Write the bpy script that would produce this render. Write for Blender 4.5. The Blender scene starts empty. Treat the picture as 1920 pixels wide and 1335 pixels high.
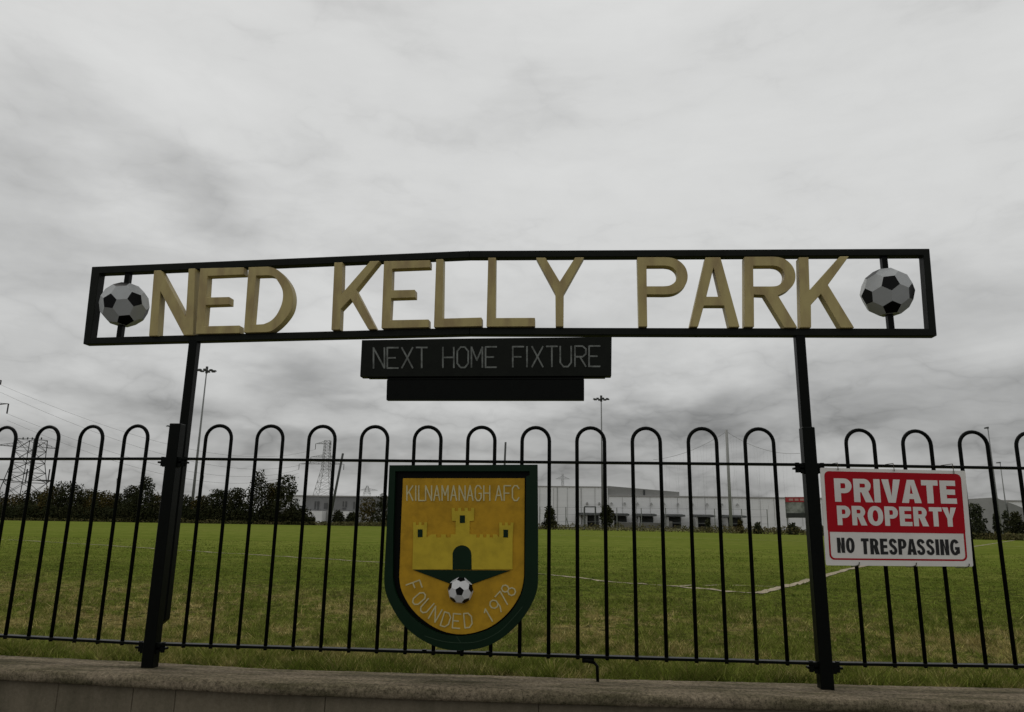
import bpy, bmesh, math, random
import numpy as np
from mathutils import Vector, Matrix, noise
from mathutils.geometry import tessellate_polygon
random.seed(7); rng = np.random.default_rng(7)
S = bpy.context.scene
C = S.collection
# ------------------------------------------------------------------ camera
F, CX, CY = 1377.0, 960.0, 667.5                 # focal length in photograph pixels
PITCH, ROLL, YAW = math.atan(313/1377), math.radians(.9), math.radians(4.4)
CAM = Vector((0, -3.1, .66))
fw = Vector((-math.sin(YAW)*math.cos(PITCH), math.cos(YAW)*math.cos(PITCH), math.sin(PITCH)))
r0 = fw.cross(Vector((0, 0, 1))).normalized(); u0 = r0.cross(fw)
RT = math.cos(ROLL)*r0 + math.sin(ROLL)*u0; UP = math.cos(ROLL)*u0 - math.sin(ROLL)*r0
cd = bpy.data.cameras.new('camera'); cam = bpy.data.objects.new('camera', cd); C.objects.link(cam)
m3 = Matrix((RT, UP, -fw)).transposed()
cam.matrix_world = Matrix.Translation(CAM) @ m3.to_4x4()
cd.sensor_width = 36; cd.lens = F/1920*36; cd.clip_start = .05; cd.clip_end = 5000
S.camera = cam
# ------------------------------------------------------------------ world
S.view_settings.view_transform = 'Standard'; S.view_settings.look = 'None'
S.view_settings.exposure = 0; S.view_settings.gamma = 1
S.render.resolution_x = 1024; S.render.resolution_y = 712
SUN_EL, SUN_AZ = math.radians(62), math.radians(-50)      # azimuth clockwise from +Y
W = bpy.data.worlds.new('World'); S.world = W; W.use_nodes = True
nt = W.node_tree; nt.nodes.clear()
class NG:
    def __init__(s, nt): s.nt = nt
    def n(s, t, ins=None, **kw):
        nd = s.nt.nodes.new(t)
        for k, v in kw.items(): setattr(nd, k, v)
        for k, v in (ins or {}).items(): s.put(nd.inputs[k], v)
        return nd
    def put(s, sock, v):
        if isinstance(v, bpy.types.NodeSocket): s.nt.links.new(v, sock)
        else: sock.default_value = v
    def m(s, op, a, b=0.0, c=0.0, clamp=False):
        nd = s.n('ShaderNodeMath', operation=op, use_clamp=clamp)
        s.put(nd.inputs[0], a); s.put(nd.inputs[1], b); s.put(nd.inputs[2], c)
        return nd.outputs[0]
    def ss(s, v, lo, hi, a=0.0, b=1.0):
        nd = s.n('ShaderNodeMapRange', {'Value': v, 'From Min': lo, 'From Max': hi, 'To Min': a, 'To Max': b}, interpolation_type='SMOOTHSTEP')
        return nd.outputs[0]
    def noise(s, vec, scale, detail=4, rough=.55, dist=0.0, out='Fac'):
        nd = s.n('ShaderNodeTexNoise', {'Scale': scale, 'Detail': detail, 'Roughness': rough, 'Distortion': dist})
        if vec is not None: s.put(nd.inputs['Vector'], vec)
        return nd.outputs[out]
    def mix(s, f, a, b, blend='MIX'):
        nd = s.n('ShaderNodeMix', data_type='RGBA', blend_type=blend, clamp_factor=True)
        s.put(nd.inputs[0], f); s.put(nd.inputs[6], a); s.put(nd.inputs[7], b)
        return nd.outputs[2]
g = NG(nt)
tc = g.n('ShaderNodeTexCoord').outputs['Generated']
xyz = g.n('ShaderNodeSeparateXYZ', {0: tc})
dx, dy, dz = xyz.outputs
zz = g.m('MAXIMUM', dz, 0.0)
inv = g.m('DIVIDE', 1.0, g.m('ADD', zz, .26))
pv = g.n('ShaderNodeCombineXYZ', {0: g.m('MULTIPLY', dx, inv), 1: g.m('MULTIPLY', dy, inv), 2: 3.7}).outputs[0]
az = g.m('ARCTAN2', dx, dy); el = g.m('ARCSINE', dz)
warp = g.noise(pv, .9, 3, .5)
pr_ = g.n('ShaderNodeMapping', {'Vector': pv, 'Rotation': (0, 0, math.radians(-38))}).outputs[0]
pr_ = g.n('ShaderNodeMapping', {'Vector': pr_, 'Scale': (1.0, 1.25, 1.0), 'Location': (5.3, 1.7, 0)}).outputs[0]
big = g.noise(g.n('ShaderNodeMapping', {'Vector': tc, 'Scale': (1, 1, 1.7), 'Rotation': (0, .45, 0)}).outputs[0], 1.9, 5, .5, .4)
wv = g.n('ShaderNodeVectorMath', {0: g.n('ShaderNodeMapping', {'Vector': tc, 'Scale': (1, 1, 2.9)}).outputs[0], 1: g.n('ShaderNodeVectorMath', {0: g.noise(tc, 4.5, 4, .6, 0, 'Color'), 'Scale': .22}, operation='SCALE').outputs[0]}, operation='ADD').outputs[0]
bn_ = g.m('ABSOLUTE', g.m('SUBTRACT', g.noise(wv, 3.4, 5, .5), .5))
bn2 = g.m('ABSOLUTE', g.m('SUBTRACT', g.noise(wv, 8.0, 4, .5), .5))
puff = g.m('SUBTRACT', g.m('ADD', g.m('MULTIPLY', g.m('SQRT', bn_), 1.6), g.m('MULTIPLY', g.m('SQRT', bn2), .7)), .62)
dv = g.n('ShaderNodeMapping', {'Vector': tc, 'Scale': (1, 1, 3.2), 'Rotation': (0, .18, 0)}).outputs[0]
mid = g.noise(dv, 3.1, 7, .56, .35)
fine = g.noise(dv, 8.5, 6, .6, .3)
base = g.m('MULTIPLY', g.ss(el, -.03, .48, .385, .71), g.ss(dy, .25, -.35, 1.0, .95))   # dimming added to the unseen sky behind the camera to cut frontal light
low = g.ss(el, .0, .30, 1.0, 0.0)               # contrast is larger near the horizon
amp = g.m('MULTIPLY_ADD', low, .16, .15)
c1 = g.m('MULTIPLY', g.m('SUBTRACT', g.m('ADD', g.m('MULTIPLY', big, .38), g.m('MULTIPLY', mid, .62)), .5), 2.0)
lum = g.m('MULTIPLY', base, g.m('ADD', 1.0, g.m('MULTIPLY', c1, g.m('MULTIPLY', amp, 3.7))))
lum = g.m('ADD', lum, g.m('MULTIPLY', g.m('SUBTRACT', fine, .5), .07))
lum = g.m('ADD', lum, g.m('MULTIPLY', puff, g.m('MULTIPLY_ADD', low, .20, .09)))
def dirof(px, py):
    d = (fw*F + RT*(px-CX) - UP*(py-CY)).normalized()
    return math.atan2(d.x, d.y), math.asin(d.z)
# individual clouds seen in this sky: (pixel x, y, half width, half height, tilt, amount)
BL = [(20,215,120,80,0,-.17),(300,310,120,42,.35,-.10),(400,400,130,48,.45,-.13),(150,480,180,60,.1,-.05),(620,170,140,50,.35,-.05),(250,130,100,60,.4,.05),(480,240,130,60,.6,.03),
      (700,15,120,45,.2,-.13),(850,420,110,40,.1,-.05),(565,706,80,30,-.15,-.24),(640,735,110,12,-.2,-.10),(180,748,90,18,.1,-.07),(1180,772,170,16,-.16,-.10),(1420,800,160,14,-.1,-.07),(800,835,220,14,0,-.07),(1750,810,150,14,.05,-.06),(480,800,120,12,0,.08),(655,760,60,14,-.2,-.07),(120,690,260,30,-.1,.02),(700,690,60,60,0,.06),(260,770,110,24,-.05,-.09),(420,740,50,40,0,.05),
      (1260,715,110,30,-.1,.10),(1200,790,130,20,-.12,-.08),(1650,760,180,24,-.1,-.04),(1000,240,90,60,.2,-.05),(1750,520,200,90,-.1,-.04),
      (1550,520,260,60,.1,-.03),(900,750,200,22,0,.0),(560,820,180,14,0,-.04),(1700,640,150,40,-.15,-.05),(30,760,90,16,0,.06)]
nw = g.n('ShaderNodeSeparateXYZ', {0: g.noise(pv, 2.3, 4, .6, 0, 'Color')}).outputs
azw = g.m('ADD', az, g.m('MULTIPLY', g.m('SUBTRACT', nw[0], .5), .16)); elw = g.m('ADD', el, g.m('MULTIPLY', g.m('SUBTRACT', nw[1], .5), .09))
for px, py, hw, hh, tl, a in BL:
    if not a: continue
    A, E_ = dirof(px, py)
    sx, sy = hw/F*1.15, hh/F*1.15
    ux = g.m('SUBTRACT', azw, A); uy = g.m('SUBTRACT', elw, E_)
    ct, st = math.cos(-tl), math.sin(-tl)
    X_ = g.m('ADD', g.m('MULTIPLY', ux, ct/sx), g.m('MULTIPLY', uy, st/sx))
    Y_ = g.m('ADD', g.m('MULTIPLY', ux, -st/sy), g.m('MULTIPLY', uy, ct/sy))
    r2 = g.m('ADD', g.m('MULTIPLY', X_, X_), g.m('MULTIPLY', Y_, Y_))
    lum = g.m('ADD', lum, g.m('MULTIPLY', g.m('EXPONENT', g.m('MULTIPLY', r2, -.8)), a))
lum = g.m('MAXIMUM', lum, .2)
lum = g.m('SUBTRACT', lum, g.m('MULTIPLY', g.m('MAXIMUM', g.m('SUBTRACT', lum, .66), 0.0), .6))   # soft shoulder on the brightest cloud
lum10 = g.m('MULTIPLY', lum, 10.0)
cc = g.n('ShaderNodeCombineColor', {0: g.m('MULTIPLY', lum10, .995), 1: lum10, 2: g.m('MULTIPLY', lum10, .985)}).outputs[0]
sky = g.n('ShaderNodeTexSky', sky_type='NISHITA', sun_disc=False, sun_elevation=SUN_EL, sun_rotation=SUN_AZ, air_density=1.0, dust_density=3.0)
col = g.mix(.965, sky.outputs[0], cc)
gr_ = g.ss(dz, -.02, -.004)                       # below the horizon: nothing bright
bgc = g.mix(g.m('SUBTRACT', 1.0, gr_), (.6, .6, .55, 1), col)
bg = g.n('ShaderNodeBackground', {'Color': col, 'Strength': .1})
nt.links.new(bg.outputs[0], g.n('ShaderNodeOutputWorld').inputs[0])
# ------------------------------------------------------------------ sun above the cloud, soft
sd = bpy.data.lights.new('sun', 'SUN'); sd.energy = .8; sd.angle = math.radians(28); sd.color = (1, .97, .92)
so = bpy.data.objects.new('sun', sd); C.objects.link(so); so.location = (0, -10, 20)
sdir = Vector((math.sin(SUN_AZ)*math.cos(SUN_EL), math.cos(SUN_AZ)*math.cos(SUN_EL), math.sin(SUN_EL)))
so.rotation_euler = sdir.to_track_quat('Z', 'Y').to_euler()

# ------------------------------------------------------------------ helpers
def ray(px, py): return fw*F + RT*(px-CX) - UP*(py-CY)
def at(px, py, Y=0.0):
    d = ray(px, py); return CAM + d*((Y-CAM.y)/d.y)
def onplane(px, py, p0, n):
    d = ray(px, py); return CAM + d*((p0-CAM).dot(n)/d.dot(n))
def pxX(px, Y):                                    # world X of a picture column at the horizon
    return at(px, 968.5 + px*.0144, Y).x
def pxZ(px, py, Y): return at(px, py, Y).z
MATS = {}
def mat(name, col, rough=.6, spec=.4, var=.12, vscale=6.0, bump=0.0, bscale=60.0, bdist=.003, speck=0.0, col2=None, metal=0.0, leaf=False, stretch=(1,1,1)):
    if name in MATS: return MATS[name]
    m = bpy.data.materials.new(name); m.use_nodes = True
    t = m.node_tree; t.nodes.clear(); k = NG(t)
    out = k.n('ShaderNodeOutputMaterial'); b = k.n('ShaderNodeBsdfPrincipled')
    t.links.new(b.outputs[0], out.inputs[0])
    pos = k.n('ShaderNodeNewGeometry').outputs['Position']
    vec = k.n('ShaderNodeMapping', {'Vector': pos, 'Scale': stretch}).outputs[0]
    nz = k.noise(vec, vscale, 5, .6)
    c1 = (*col, 1); c2 = (*(col2 or [c*.45 for c in col]), 1)
    f = k.m('MULTIPLY', k.ss(nz, .35, .72), var if col2 is None else 1.0)
    if leaf:
        rnd = k.n('ShaderNodeNewGeometry').outputs['Random Per Island']
        f = k.m('ADD', k.m('MULTIPLY', f, .5), k.m('MULTIPLY', rnd, .5), clamp=True)
    cc = k.mix(f, c1, c2)
    if speck:
        sp_ = k.m('MULTIPLY', k.m('SUBTRACT', k.noise(pos, 210, 3, .7), .5), speck); sp_ = k.m('ADD', 1.0, k.m('ADD', sp_, k.m('MULTIPLY', k.m('SUBTRACT', k.noise(pos, 70, 3, .6), .5), speck)))
        cc = k.mix(1.0, cc, k.n('ShaderNodeCombineColor', {0: sp_, 1: sp_, 2: sp_}).outputs[0], 'MULTIPLY')
    t.links.new(cc, b.inputs['Base Color'])
    b.inputs['Metallic'].default_value = metal
    b.inputs['Specular IOR Level'].default_value = spec
    k.put(b.inputs['Roughness'], k.m('ADD', rough-.07, k.m('MULTIPLY', k.noise(vec, vscale*2.7, 3), .14)))
    if bump:
        bn = k.n('ShaderNodeBump', {'Strength': bump, 'Distance': bdist, 'Height': k.noise(pos, bscale, 6, .7)})
        t.links.new(bn.outputs[0], b.inputs['Normal'])
    MATS[name] = m; return m
def tag(o, label, cat, group=None, kind=None):
    if label: o['label'] = label
    if cat: o['category'] = cat
    if group: o['group'] = group
    if kind: o['kind'] = kind
    return o
def thing(name, label, cat, loc=(0,0,0), group=None):
    o = bpy.data.objects.new(name, None); C.objects.link(o); o.location = loc
    o.empty_display_size = .1
    return tag(o, label, cat, group)
def wloc(o):
    v = Vector(o.location)
    while o.parent: o = o.parent; v = v + Vector(o.location)
    return v
def link(name, me, m=None, parent=None, smooth=False):
    """mesh given in world coordinates; stored relative to its parent"""
    if m is not None:
        for q in (m if isinstance(m, (list, tuple)) else [m]): me.materials.append(q)
    if parent is not None: me.transform(Matrix.Translation(-wloc(parent)))
    o = bpy.data.objects.new(name, me); C.objects.link(o)
    if parent is not None: o.parent = parent
    if smooth:
        for p in me.polygons: p.use_smooth = True
    return o
class MB:
    def __init__(s): s.bm = bmesh.new()
    def box(s, x0, x1, y0, y1, z0, z1):
        v = [s.bm.verts.new(p) for p in ((x0,y0,z0),(x1,y0,z0),(x1,y1,z0),(x0,y1,z0),(x0,y0,z1),(x1,y0,z1),(x1,y1,z1),(x0,y1,z1))]
        for f in ((0,3,2,1),(4,5,6,7),(0,1,5,4),(1,2,6,5),(2,3,7,6),(3,0,4,7)): s.bm.faces.new([v[i] for i in f])
        return s
    def hexa(s, p):                                 # 8 points: bottom 4, top 4
        v = [s.bm.verts.new(q) for q in p]
        for f in ((0,3,2,1),(4,5,6,7),(0,1,5,4),(1,2,6,5),(2,3,7,6),(3,0,4,7)): s.bm.faces.new([v[i] for i in f])
        return s
    def bar(s, a, b, w, d=None, up=(0,0,1)):        # box between two points, w across, d along `up`-ish side
        a, b = Vector(a), Vector(b); d = d or w
        t = (b-a).normalized(); u = Vector(up)
        if abs(t.dot(u)) > .97: u = Vector((0,1,0))
        x = t.cross(u).normalized(); y = x.cross(t)
        x *= w/2; y *= d/2
        return s.hexa([a-x-y, a+x-y, a+x+y, a-x+y, b-x-y, b+x-y, b+x+y, b-x+y])
    def tube(s, pts, r, n=8, cap=True):
        pts = [Vector(p) for p in pts]; rs = r if isinstance(r, (list, tuple)) else [r]*len(pts)
        rings = []; prev = None
        for i, p in enumerate(pts):
            t = (pts[min(i+1, len(pts)-1)] - pts[max(i-1, 0)]).normalized()
            if prev is None:
                a = Vector((0,1,0)) if abs(t.y) < .9 else Vector((1,0,0))
                x = t.cross(a).normalized()
            else: x = (prev - t*prev.dot(t)).normalized()
            prev = x; y = t.cross(x)
            rings.append([s.bm.verts.new(p + (x*math.cos(2*math.pi*k/n) + y*math.sin(2*math.pi*k/n))*rs[i]) for k in range(n)])
        for i in range(len(rings)-1):
            for k in range(n): s.bm.faces.new([rings[i][k], rings[i][(k+1)%n], rings[i+1][(k+1)%n], rings[i+1][k]])
        if cap: s.bm.faces.new(rings[0][::-1]); s.bm.faces.new(rings[-1])
        return s
    def build(s, name, m, parent=None, smooth=False, bevel=0, seg=1):
        bmesh.ops.recalc_face_normals(s.bm, faces=s.bm.faces)
        me = bpy.data.meshes.new(name); s.bm.to_mesh(me); s.bm.free()
        o = link(name, me, m, parent)
        if smooth:
            for p in me.polygons: p.use_smooth = len(p.vertices) == 4
        if bevel:
            b = o.modifiers.new('bevel', 'BEVEL'); b.width = bevel; b.segments = seg; b.limit_method = 'ANGLE'; b.angle_limit = math.radians(32)
        return o
def slab(mb, loops, depth):
    """loops: list of world-space closed outlines (outer, holes) in one plane; extruded by vector depth"""
    tess = tessellate_polygon(loops)
    flat = [p for l in loops for p in l]
    fr = [mb.bm.verts.new(p) for p in flat]; bk = [mb.bm.verts.new(Vector(p)+depth) for p in flat]
    for t in tess:
        try: mb.bm.faces.new([fr[i] for i in t]); mb.bm.faces.new([bk[i] for i in t][::-1])
        except ValueError: pass
    o = 0
    for l in loops:
        n = len(l)
        for i in range(n):
            a, b = o+i, o+(i+1) % n
            mb.bm.faces.new([fr[a], fr[b], bk[b], bk[a]])
        o += n
    return mb
def smoothloop(pts, it=2):
    """Chaikin on marked curved outlines"""
    for _ in range(it):
        q = []
        for i in range(len(pts)):
            a, b = pts[i], pts[(i+1) % len(pts)]
            q += [(a[0]*.75+b[0]*.25, a[1]*.75+b[1]*.25), (a[0]*.25+b[0]*.75, a[1]*.25+b[1]*.75)]
        pts = q
    return pts

black = mat('black_gloss_paint', (.0028,.0036,.0026), .36, .07, .4, 30, .15, 90)
blackdull = mat('black_dull_paint', (.0075,.009,.0062), .5, .10, .5, 22, .2, 60)
gold = mat('gold_paint', (.42,.345,.145), .48, .25, .0, 14, .12, 70, col2=(.29,.215,.10), stretch=(1,1,.3))
ballw = mat('ball_white_paint', (.36,.37,.37), .45, .5, .2, 14); ballk = mat('ball_black_paint', (.004,.004,.004), .4, .1, .2)
def ballmesh(c, R, p1, p2):
    """truncated icosahedron; p1, p2 directions of two neighbouring black pentagons, in camera axes (right, up, toward)"""
    ph = (1+5**.5)/2
    V = [Vector(v).normalized() for s in (-1,1) for q in (-1,1) for v in ((0,s,q*ph),(s,q*ph,0),(q*ph,0,s))]
    d0 = min((V[0]-v).length for v in V[1:])
    nb = [[j for j in range(12) if j != i and (V[i]-V[j]).length < d0*1.05] for i in range(12)]
    tow = (CAM-c).normalized(); rt = Vector((0,0,1)).cross(tow).normalized(); up = tow.cross(rt)
    w = lambda p: (rt*p[0]+up*p[1]+tow*p[2]).normalized()
    a1, a2 = w(p1), w(p2)
    def basis(a, b): x = a.normalized(); y = (b-x*b.dot(x)).normalized(); return Matrix((x, y, x.cross(y))).transposed()
    M = basis(a1, a2) @ basis(V[0], V[nb[0][0]]).transposed()
    bm = bmesh.new(); idx = {}
    for i in range(12):
        for j in nb[i]: idx[(i,j)] = bm.verts.new(c + (M @ (V[i]*2+V[j]).normalized())*R)
    def ring(vs):
        cc = sum((v.co for v in vs), Vector())/len(vs); n = (cc-c).normalized(); x = (vs[0].co-cc).normalized(); y = n.cross(x)
        return sorted(vs, key=lambda v: math.atan2((v.co-cc).dot(y), (v.co-cc).dot(x)))
    for i in range(12):
        f = bm.faces.new(ring([idx[(i,j)] for j in nb[i]])); f.material_index = 1
    for i in range(12):
        for j in nb[i]:
            for k in nb[i]:
                if i < j < k and k in nb[j]:
                    bm.faces.new(ring([idx[q] for q in ((i,j),(j,i),(j,k),(k,j),(k,i),(i,k))]))
    me = bpy.data.meshes.new('football'); bm.to_mesh(me); bm.free(); return me
GL = {'N':[[(0,0),(0,1),(1,0),(1,1)]],'E':[[(1,1),(0,1),(0,0),(1,0)],[(0,.5),(.75,.5)]],'X':[[(0,0),(1,1)],[(0,1),(1,0)]],
 'T':[[(0,1),(1,1)],[(.5,1),(.5,0)]],'H':[[(0,0),(0,1)],[(1,0),(1,1)],[(0,.5),(1,.5)]],
 'O':[[(.3,0),(0,.2),(0,.8),(.3,1),(.7,1),(1,.8),(1,.2),(.7,0),(.3,0)]],'M':[[(0,0),(0,1),(.5,.35),(1,1),(1,0)]],
 'F':[[(1,1),(0,1),(0,0)],[(0,.5),(.75,.5)]],'I':[[(.5,0),(.5,1)]],'U':[[(0,1),(0,.2),(.3,0),(.7,0),(1,.2),(1,1)]],
 'R':[[(0,0),(0,1),(.7,1),(1,.86),(1,.62),(.7,.48),(0,.48)],[(.45,.48),(1,0)]],'K':[[(0,0),(0,1)],[(1,1),(0,.4)],[(.35,.6),(1,0)]],
 'L':[[(0,1),(0,0),(1,0)]],'A':[[(0,0),(.5,1),(1,0)],[(.2,.35),(.8,.35)]],'G':[[(1,.8),(.7,1),(.3,1),(0,.8),(0,.2),(.3,0),(.7,0),(1,.2),(1,.48),(.6,.48)]],
 'C':[[(1,.8),(.7,1),(.3,1),(0,.8),(0,.2),(.3,0),(.7,0),(1,.2)]],'D':[[(0,0),(0,1),(.6,1),(1,.75),(1,.25),(.6,0),(0,0)]],
 '1':[[(.15,.8),(.5,1),(.5,0)]],'7':[[(0,1),(1,1),(.35,0)]],
 '9':[[(1,.62),(.7,.45),(.3,.45),(0,.62),(0,.83),(.3,1),(.7,1),(1,.83),(1,.35),(.7,0)]],
 '8':[[(.3,.52),(.05,.68),(.05,.85),(.3,1),(.7,1),(.95,.85),(.95,.68),(.7,.52),(.3,.52),(0,.35),(0,.15),(.3,0),(.7,0),(1,.15),(1,.35),(.7,.52)]]}
def strokes(mb, items, P, wpx, th):
    """items: polylines in picture units; P maps to the world plane; raised ribs, each a hair prouder than the last"""
    k = 0
    for pl in items:
        for a, b in zip(pl[:-1], pl[1:]):
            d = Vector((b[0]-a[0], b[1]-a[1])); L = d.length
            if L < 1e-6: continue
            d /= L; n = Vector((-d.y, d.x))*wpx/2; e = d*wpx*.25
            q = [(a[0]-e.x+n.x, a[1]-e.y+n.y), (b[0]+e.x+n.x, b[1]+e.y+n.y), (b[0]+e.x-n.x, b[1]+e.y-n.y), (a[0]-e.x-n.x, a[1]-e.y-n.y)]
            lp = [P(*p) for p in q]
            nn = (lp[1]-lp[0]).cross(lp[2]-lp[0]).normalized()
            if nn.dot(CAM-lp[0]) < 0: nn = -nn
            slab(mb, [[p+nn*(th+k*.00006) for p in lp]], -nn*(th+k*.00006+.0005)); k = (k+1) % 12
def glyphs(text, x0s, w, ytop, ybot):
    out = []
    for ch, x in zip(text, x0s):
        if ch == ' ': continue
        for pl in GL[ch]: out.append([(x+p[0]*w if ch != 'I' else x+w*.25, ybot+(ytop-ybot)*p[1]) for p in pl])
    return out

# ------------------------------------------------------------------ ground
def gz(x, y):
    if y > 60: return -.08
    b = -.08 + .125*max(0, 1-max(0, y-.15)/1.8)**1.6
    k = max(0, 1-y/30)*min(1, .15+max(0, y-.05)*1.2)
    return b + k*(.022*(noise.noise((x*.9, y*.9, 0))) + .012*noise.noise((x*3.1, y*3.1, 4)) + (.016*noise.noise((x*9, y*9, 6)) if y < 9 else 0))
def grassmat(name, blade=False):
    m = bpy.data.materials.new(name); m.use_nodes = True
    t = m.node_tree; t.nodes.clear(); k = NG(t)
    out = k.n('ShaderNodeOutputMaterial'); b = k.n('ShaderNodeBsdfPrincipled'); t.links.new(b.outputs[0], out.inputs[0])
    pos = k.n('ShaderNodeNewGeometry').outputs['Position']; sp = k.n('ShaderNodeSeparateXYZ', {0: pos}).outputs
    n1 = k.noise(pos, .75, 4, .6); n2 = k.noise(pos, 3.6, 4, .6); n3 = k.noise(pos, .06, 3, .5); n4 = k.noise(pos, 16, 3, .6); n5 = k.noise(pos, 1.9, 5, .65, .4)
    mowv = k.n('ShaderNodeMapping', {'Vector': pos, 'Rotation': (0,0,math.radians(-33)), 'Scale': (.02,.55,1)}).outputs[0]
    mow = k.noise(mowv, 1.0, 3, .6)
    worn = k.m('MULTIPLY_ADD', sp[0], .22, sp[1])
    near = k.ss(k.m('ADD', worn, k.m('MULTIPLY', k.m('SUBTRACT', n1, .5), 5.0)), 3.0, 5.6, 1.0, 0.0)
    strip = k.ss(sp[1], .35, 1.1, .6, 1.0); n6 = k.noise(pos, 8.5, 4, .65)
    straw = k.m('MULTIPLY', k.m('MULTIPLY', near, strip), k.ss(k.m('ADD', k.m('MULTIPLY', k.m('ADD', n2, n6), .36), k.m('MULTIPLY', n1, .28)), .475, .555, .06, .95))
    if blade:
        rnd = k.n('ShaderNodeNewGeometry').outputs['Random Per Island']
        straw = k.m('ADD', straw, k.m('MULTIPLY', k.m('SUBTRACT', rnd, .5), .55), clamp=True)
    gcol = k.mix(k.ss(k.m('ADD', k.m('MULTIPLY', n3, .4), k.m('MULTIPLY', mow, .6)), .42, .58), (.116,.142,.024,1), (.150,.172,.034,1))
    gcol = k.mix(k.ss(n5, .42, .66), gcol, (.090,.122,.018,1))
    gcol = k.mix(k.m('MULTIPLY', k.ss(sp[1], 14, 5), k.ss(n2, .52, .66)), gcol, (.052,.078,.012,1))
    far = k.ss(sp[1], 5, 40, 0, 1)
    gcol = k.mix(k.m('MULTIPLY', far, k.ss(k.noise(mowv, 2.5, 4, .6), .56, .70)), gcol, (.175,.165,.05,1))
    fin = k.mix(straw, gcol, (.250,.205,.078,1))
    fin = k.mix(k.m('MULTIPLY', straw, k.ss(n4, .5, .7)), fin, (.35,.29,.14,1))
    if not blade: fin = k.mix(k.m('MULTIPLY', k.ss(sp[1], 16, 5), k.ss(n4, .42, .66)), fin, (.05,.05,.016,1))
    fin = k.mix(k.ss(sp[1], 101, 108), fin, (.10,.095,.05,1))
    t.links.new(fin, b.inputs['Base Color']); b.inputs['Roughness'].default_value = .8; b.inputs['Specular IOR Level'].default_value = 0
    if not blade:
        bn = k.n('ShaderNodeBump', {'Strength': .9, 'Distance': .03, 'Height': k.noise(pos, 22, 6, .75)})
        t.links.new(bn.outputs[0], b.inputs['Normal'])
    else:
        br_ = k.m('MULTIPLY', k.ss(n6, .38, .62, .66, 1.45), k.m('ADD', .72, k.m('MULTIPLY', k.m('POWER', k.m('FRACT', k.m('MULTIPLY', rnd, 37.7)), 1.5), 1.1)))
        t.nodes.remove(b); b = k.n('ShaderNodeBsdfDiffuse', {'Color': k.mix(1.0, fin, k.n('ShaderNodeCombineColor', {0: br_, 1: br_, 2: br_}).outputs[0], 'MULTIPLY')})
        tr = k.n('ShaderNodeBsdfTranslucent', {'Color': fin}); mx = k.n('ShaderNodeMixShader', {0: .3, 1: b.outputs[0], 2: tr.outputs[0]})
        t.links.new(mx.outputs[0], out.inputs[0])
    return m
gm = grassmat('grass_ground')
ys = [.02]
while ys[-1] < 14: ys.append(ys[-1]+.035+.012*ys[-1])
while ys[-1] < 2500: ys.append(ys[-1]*1.18)
us = np.sign(np.linspace(-1, 1, 261))*np.abs(np.linspace(-1, 1, 261))**1.25
V_, F_ = [], []
for y in ys:
    hw = (y+3.1)*1.35+3
    for u in us:
        x = u*hw
        V_.append((x, y, gz(x, y)))
nx = len(us)
for i in range(len(ys)-1):
    for j in range(nx-1): a = i*nx+j; F_.append((a, a+1, a+nx+1, a+nx))
me = bpy.data.meshes.new('playing_field'); me.from_pydata(V_, [], F_)
tag(link('playing_field', me, gm, None, True), 'wide flat grass pitch, worn and straw coloured near the wall', 'field', kind='structure')
pv_ = mat('pavement_concrete', (.11,.105,.095), .85, .2, .4, 3, .3, 40)
me = bpy.data.meshes.new('pavement'); me.from_pydata([(-60,-12,-.95),(60,-12,-.95),(60,-.1,-.95),(-60,-.1,-.95)], [], [(0,1,2,3)])
tag(link('pavement', me, pv_), 'concrete pavement in front of the low wall', 'pavement', kind='structure')

# pitch markings
chalk = mat('chalk_line', (.36,.31,.22), .9, .05, .85, 9, .3, 60)
LINES = [[(2.13,5.72),(-.42,8.27),(-3.33,10.55),(-8.5,13.6),(-13.1,16.6),(-30,26.5)],
         [(2.13,5.72),(3.69,8.6),(5.1,11.3),(9.6,18.6),(17.9,32.1),(45,75)]]
def resamp(pl, step):
    out = []
    for a, b in zip(pl[:-1], pl[1:]):
        n = max(1, int(math.dist(a, b)/step))
        out += [(a[0]+(b[0]-a[0])*i/n, a[1]+(b[1]-a[1])*i/n) for i in range(n)]
    return out+[pl[-1]]
arc = [(2.13+1.0*math.cos(t)*1.15, 5.72+1.0*math.sin(t)*1.15) for t in np.linspace(math.radians(57), math.radians(138), 14)]
lsegs = [(resamp(LINES[0], .12), .085), (resamp(LINES[1], .12), .12), (resamp(arc, .08), .05)]
arcf = [(11+9.1*math.cos(t), 44+9.1*math.sin(t)) for t in np.linspace(3.3, 6.1, 30)]
lsegs.append((resamp([(-6,50),(30,30)], .5), .12))
V_, F_ = [], []
for li, (pts, w) in enumerate(lsegs):
    o = len(V_)
    for i, p in enumerate(pts):
        a = Vector(pts[max(0, i-1)]); b = Vector(pts[min(len(pts)-1, i+1)]); t = (b-a).normalized(); n = Vector((-t.y, t.x))
        j = .03*noise.noise((p[0]*1.6, p[1]*1.6, 9+li)); ww = w/2*(1+.35*noise.noise((p[0]*5, p[1]*5, 3)))
        for s in (-1, 1):
            x, y = p[0]+n.x*(ww*s+j), p[1]+n.y*(ww*s+j); V_.append((x, y, gz(x, y)+.006+.002*li))
    for i in range(len(pts)-1): a = o+2*i; F_.append((a, a+1, a+3, a+2))
me = bpy.data.meshes.new('pitch_marking'); me.from_pydata(V_, [], F_)
tag(link('pitch_marking', me, chalk), 'worn chalk touchline and corner lines painted on the grass', 'pitch line', kind='structure')

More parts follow.
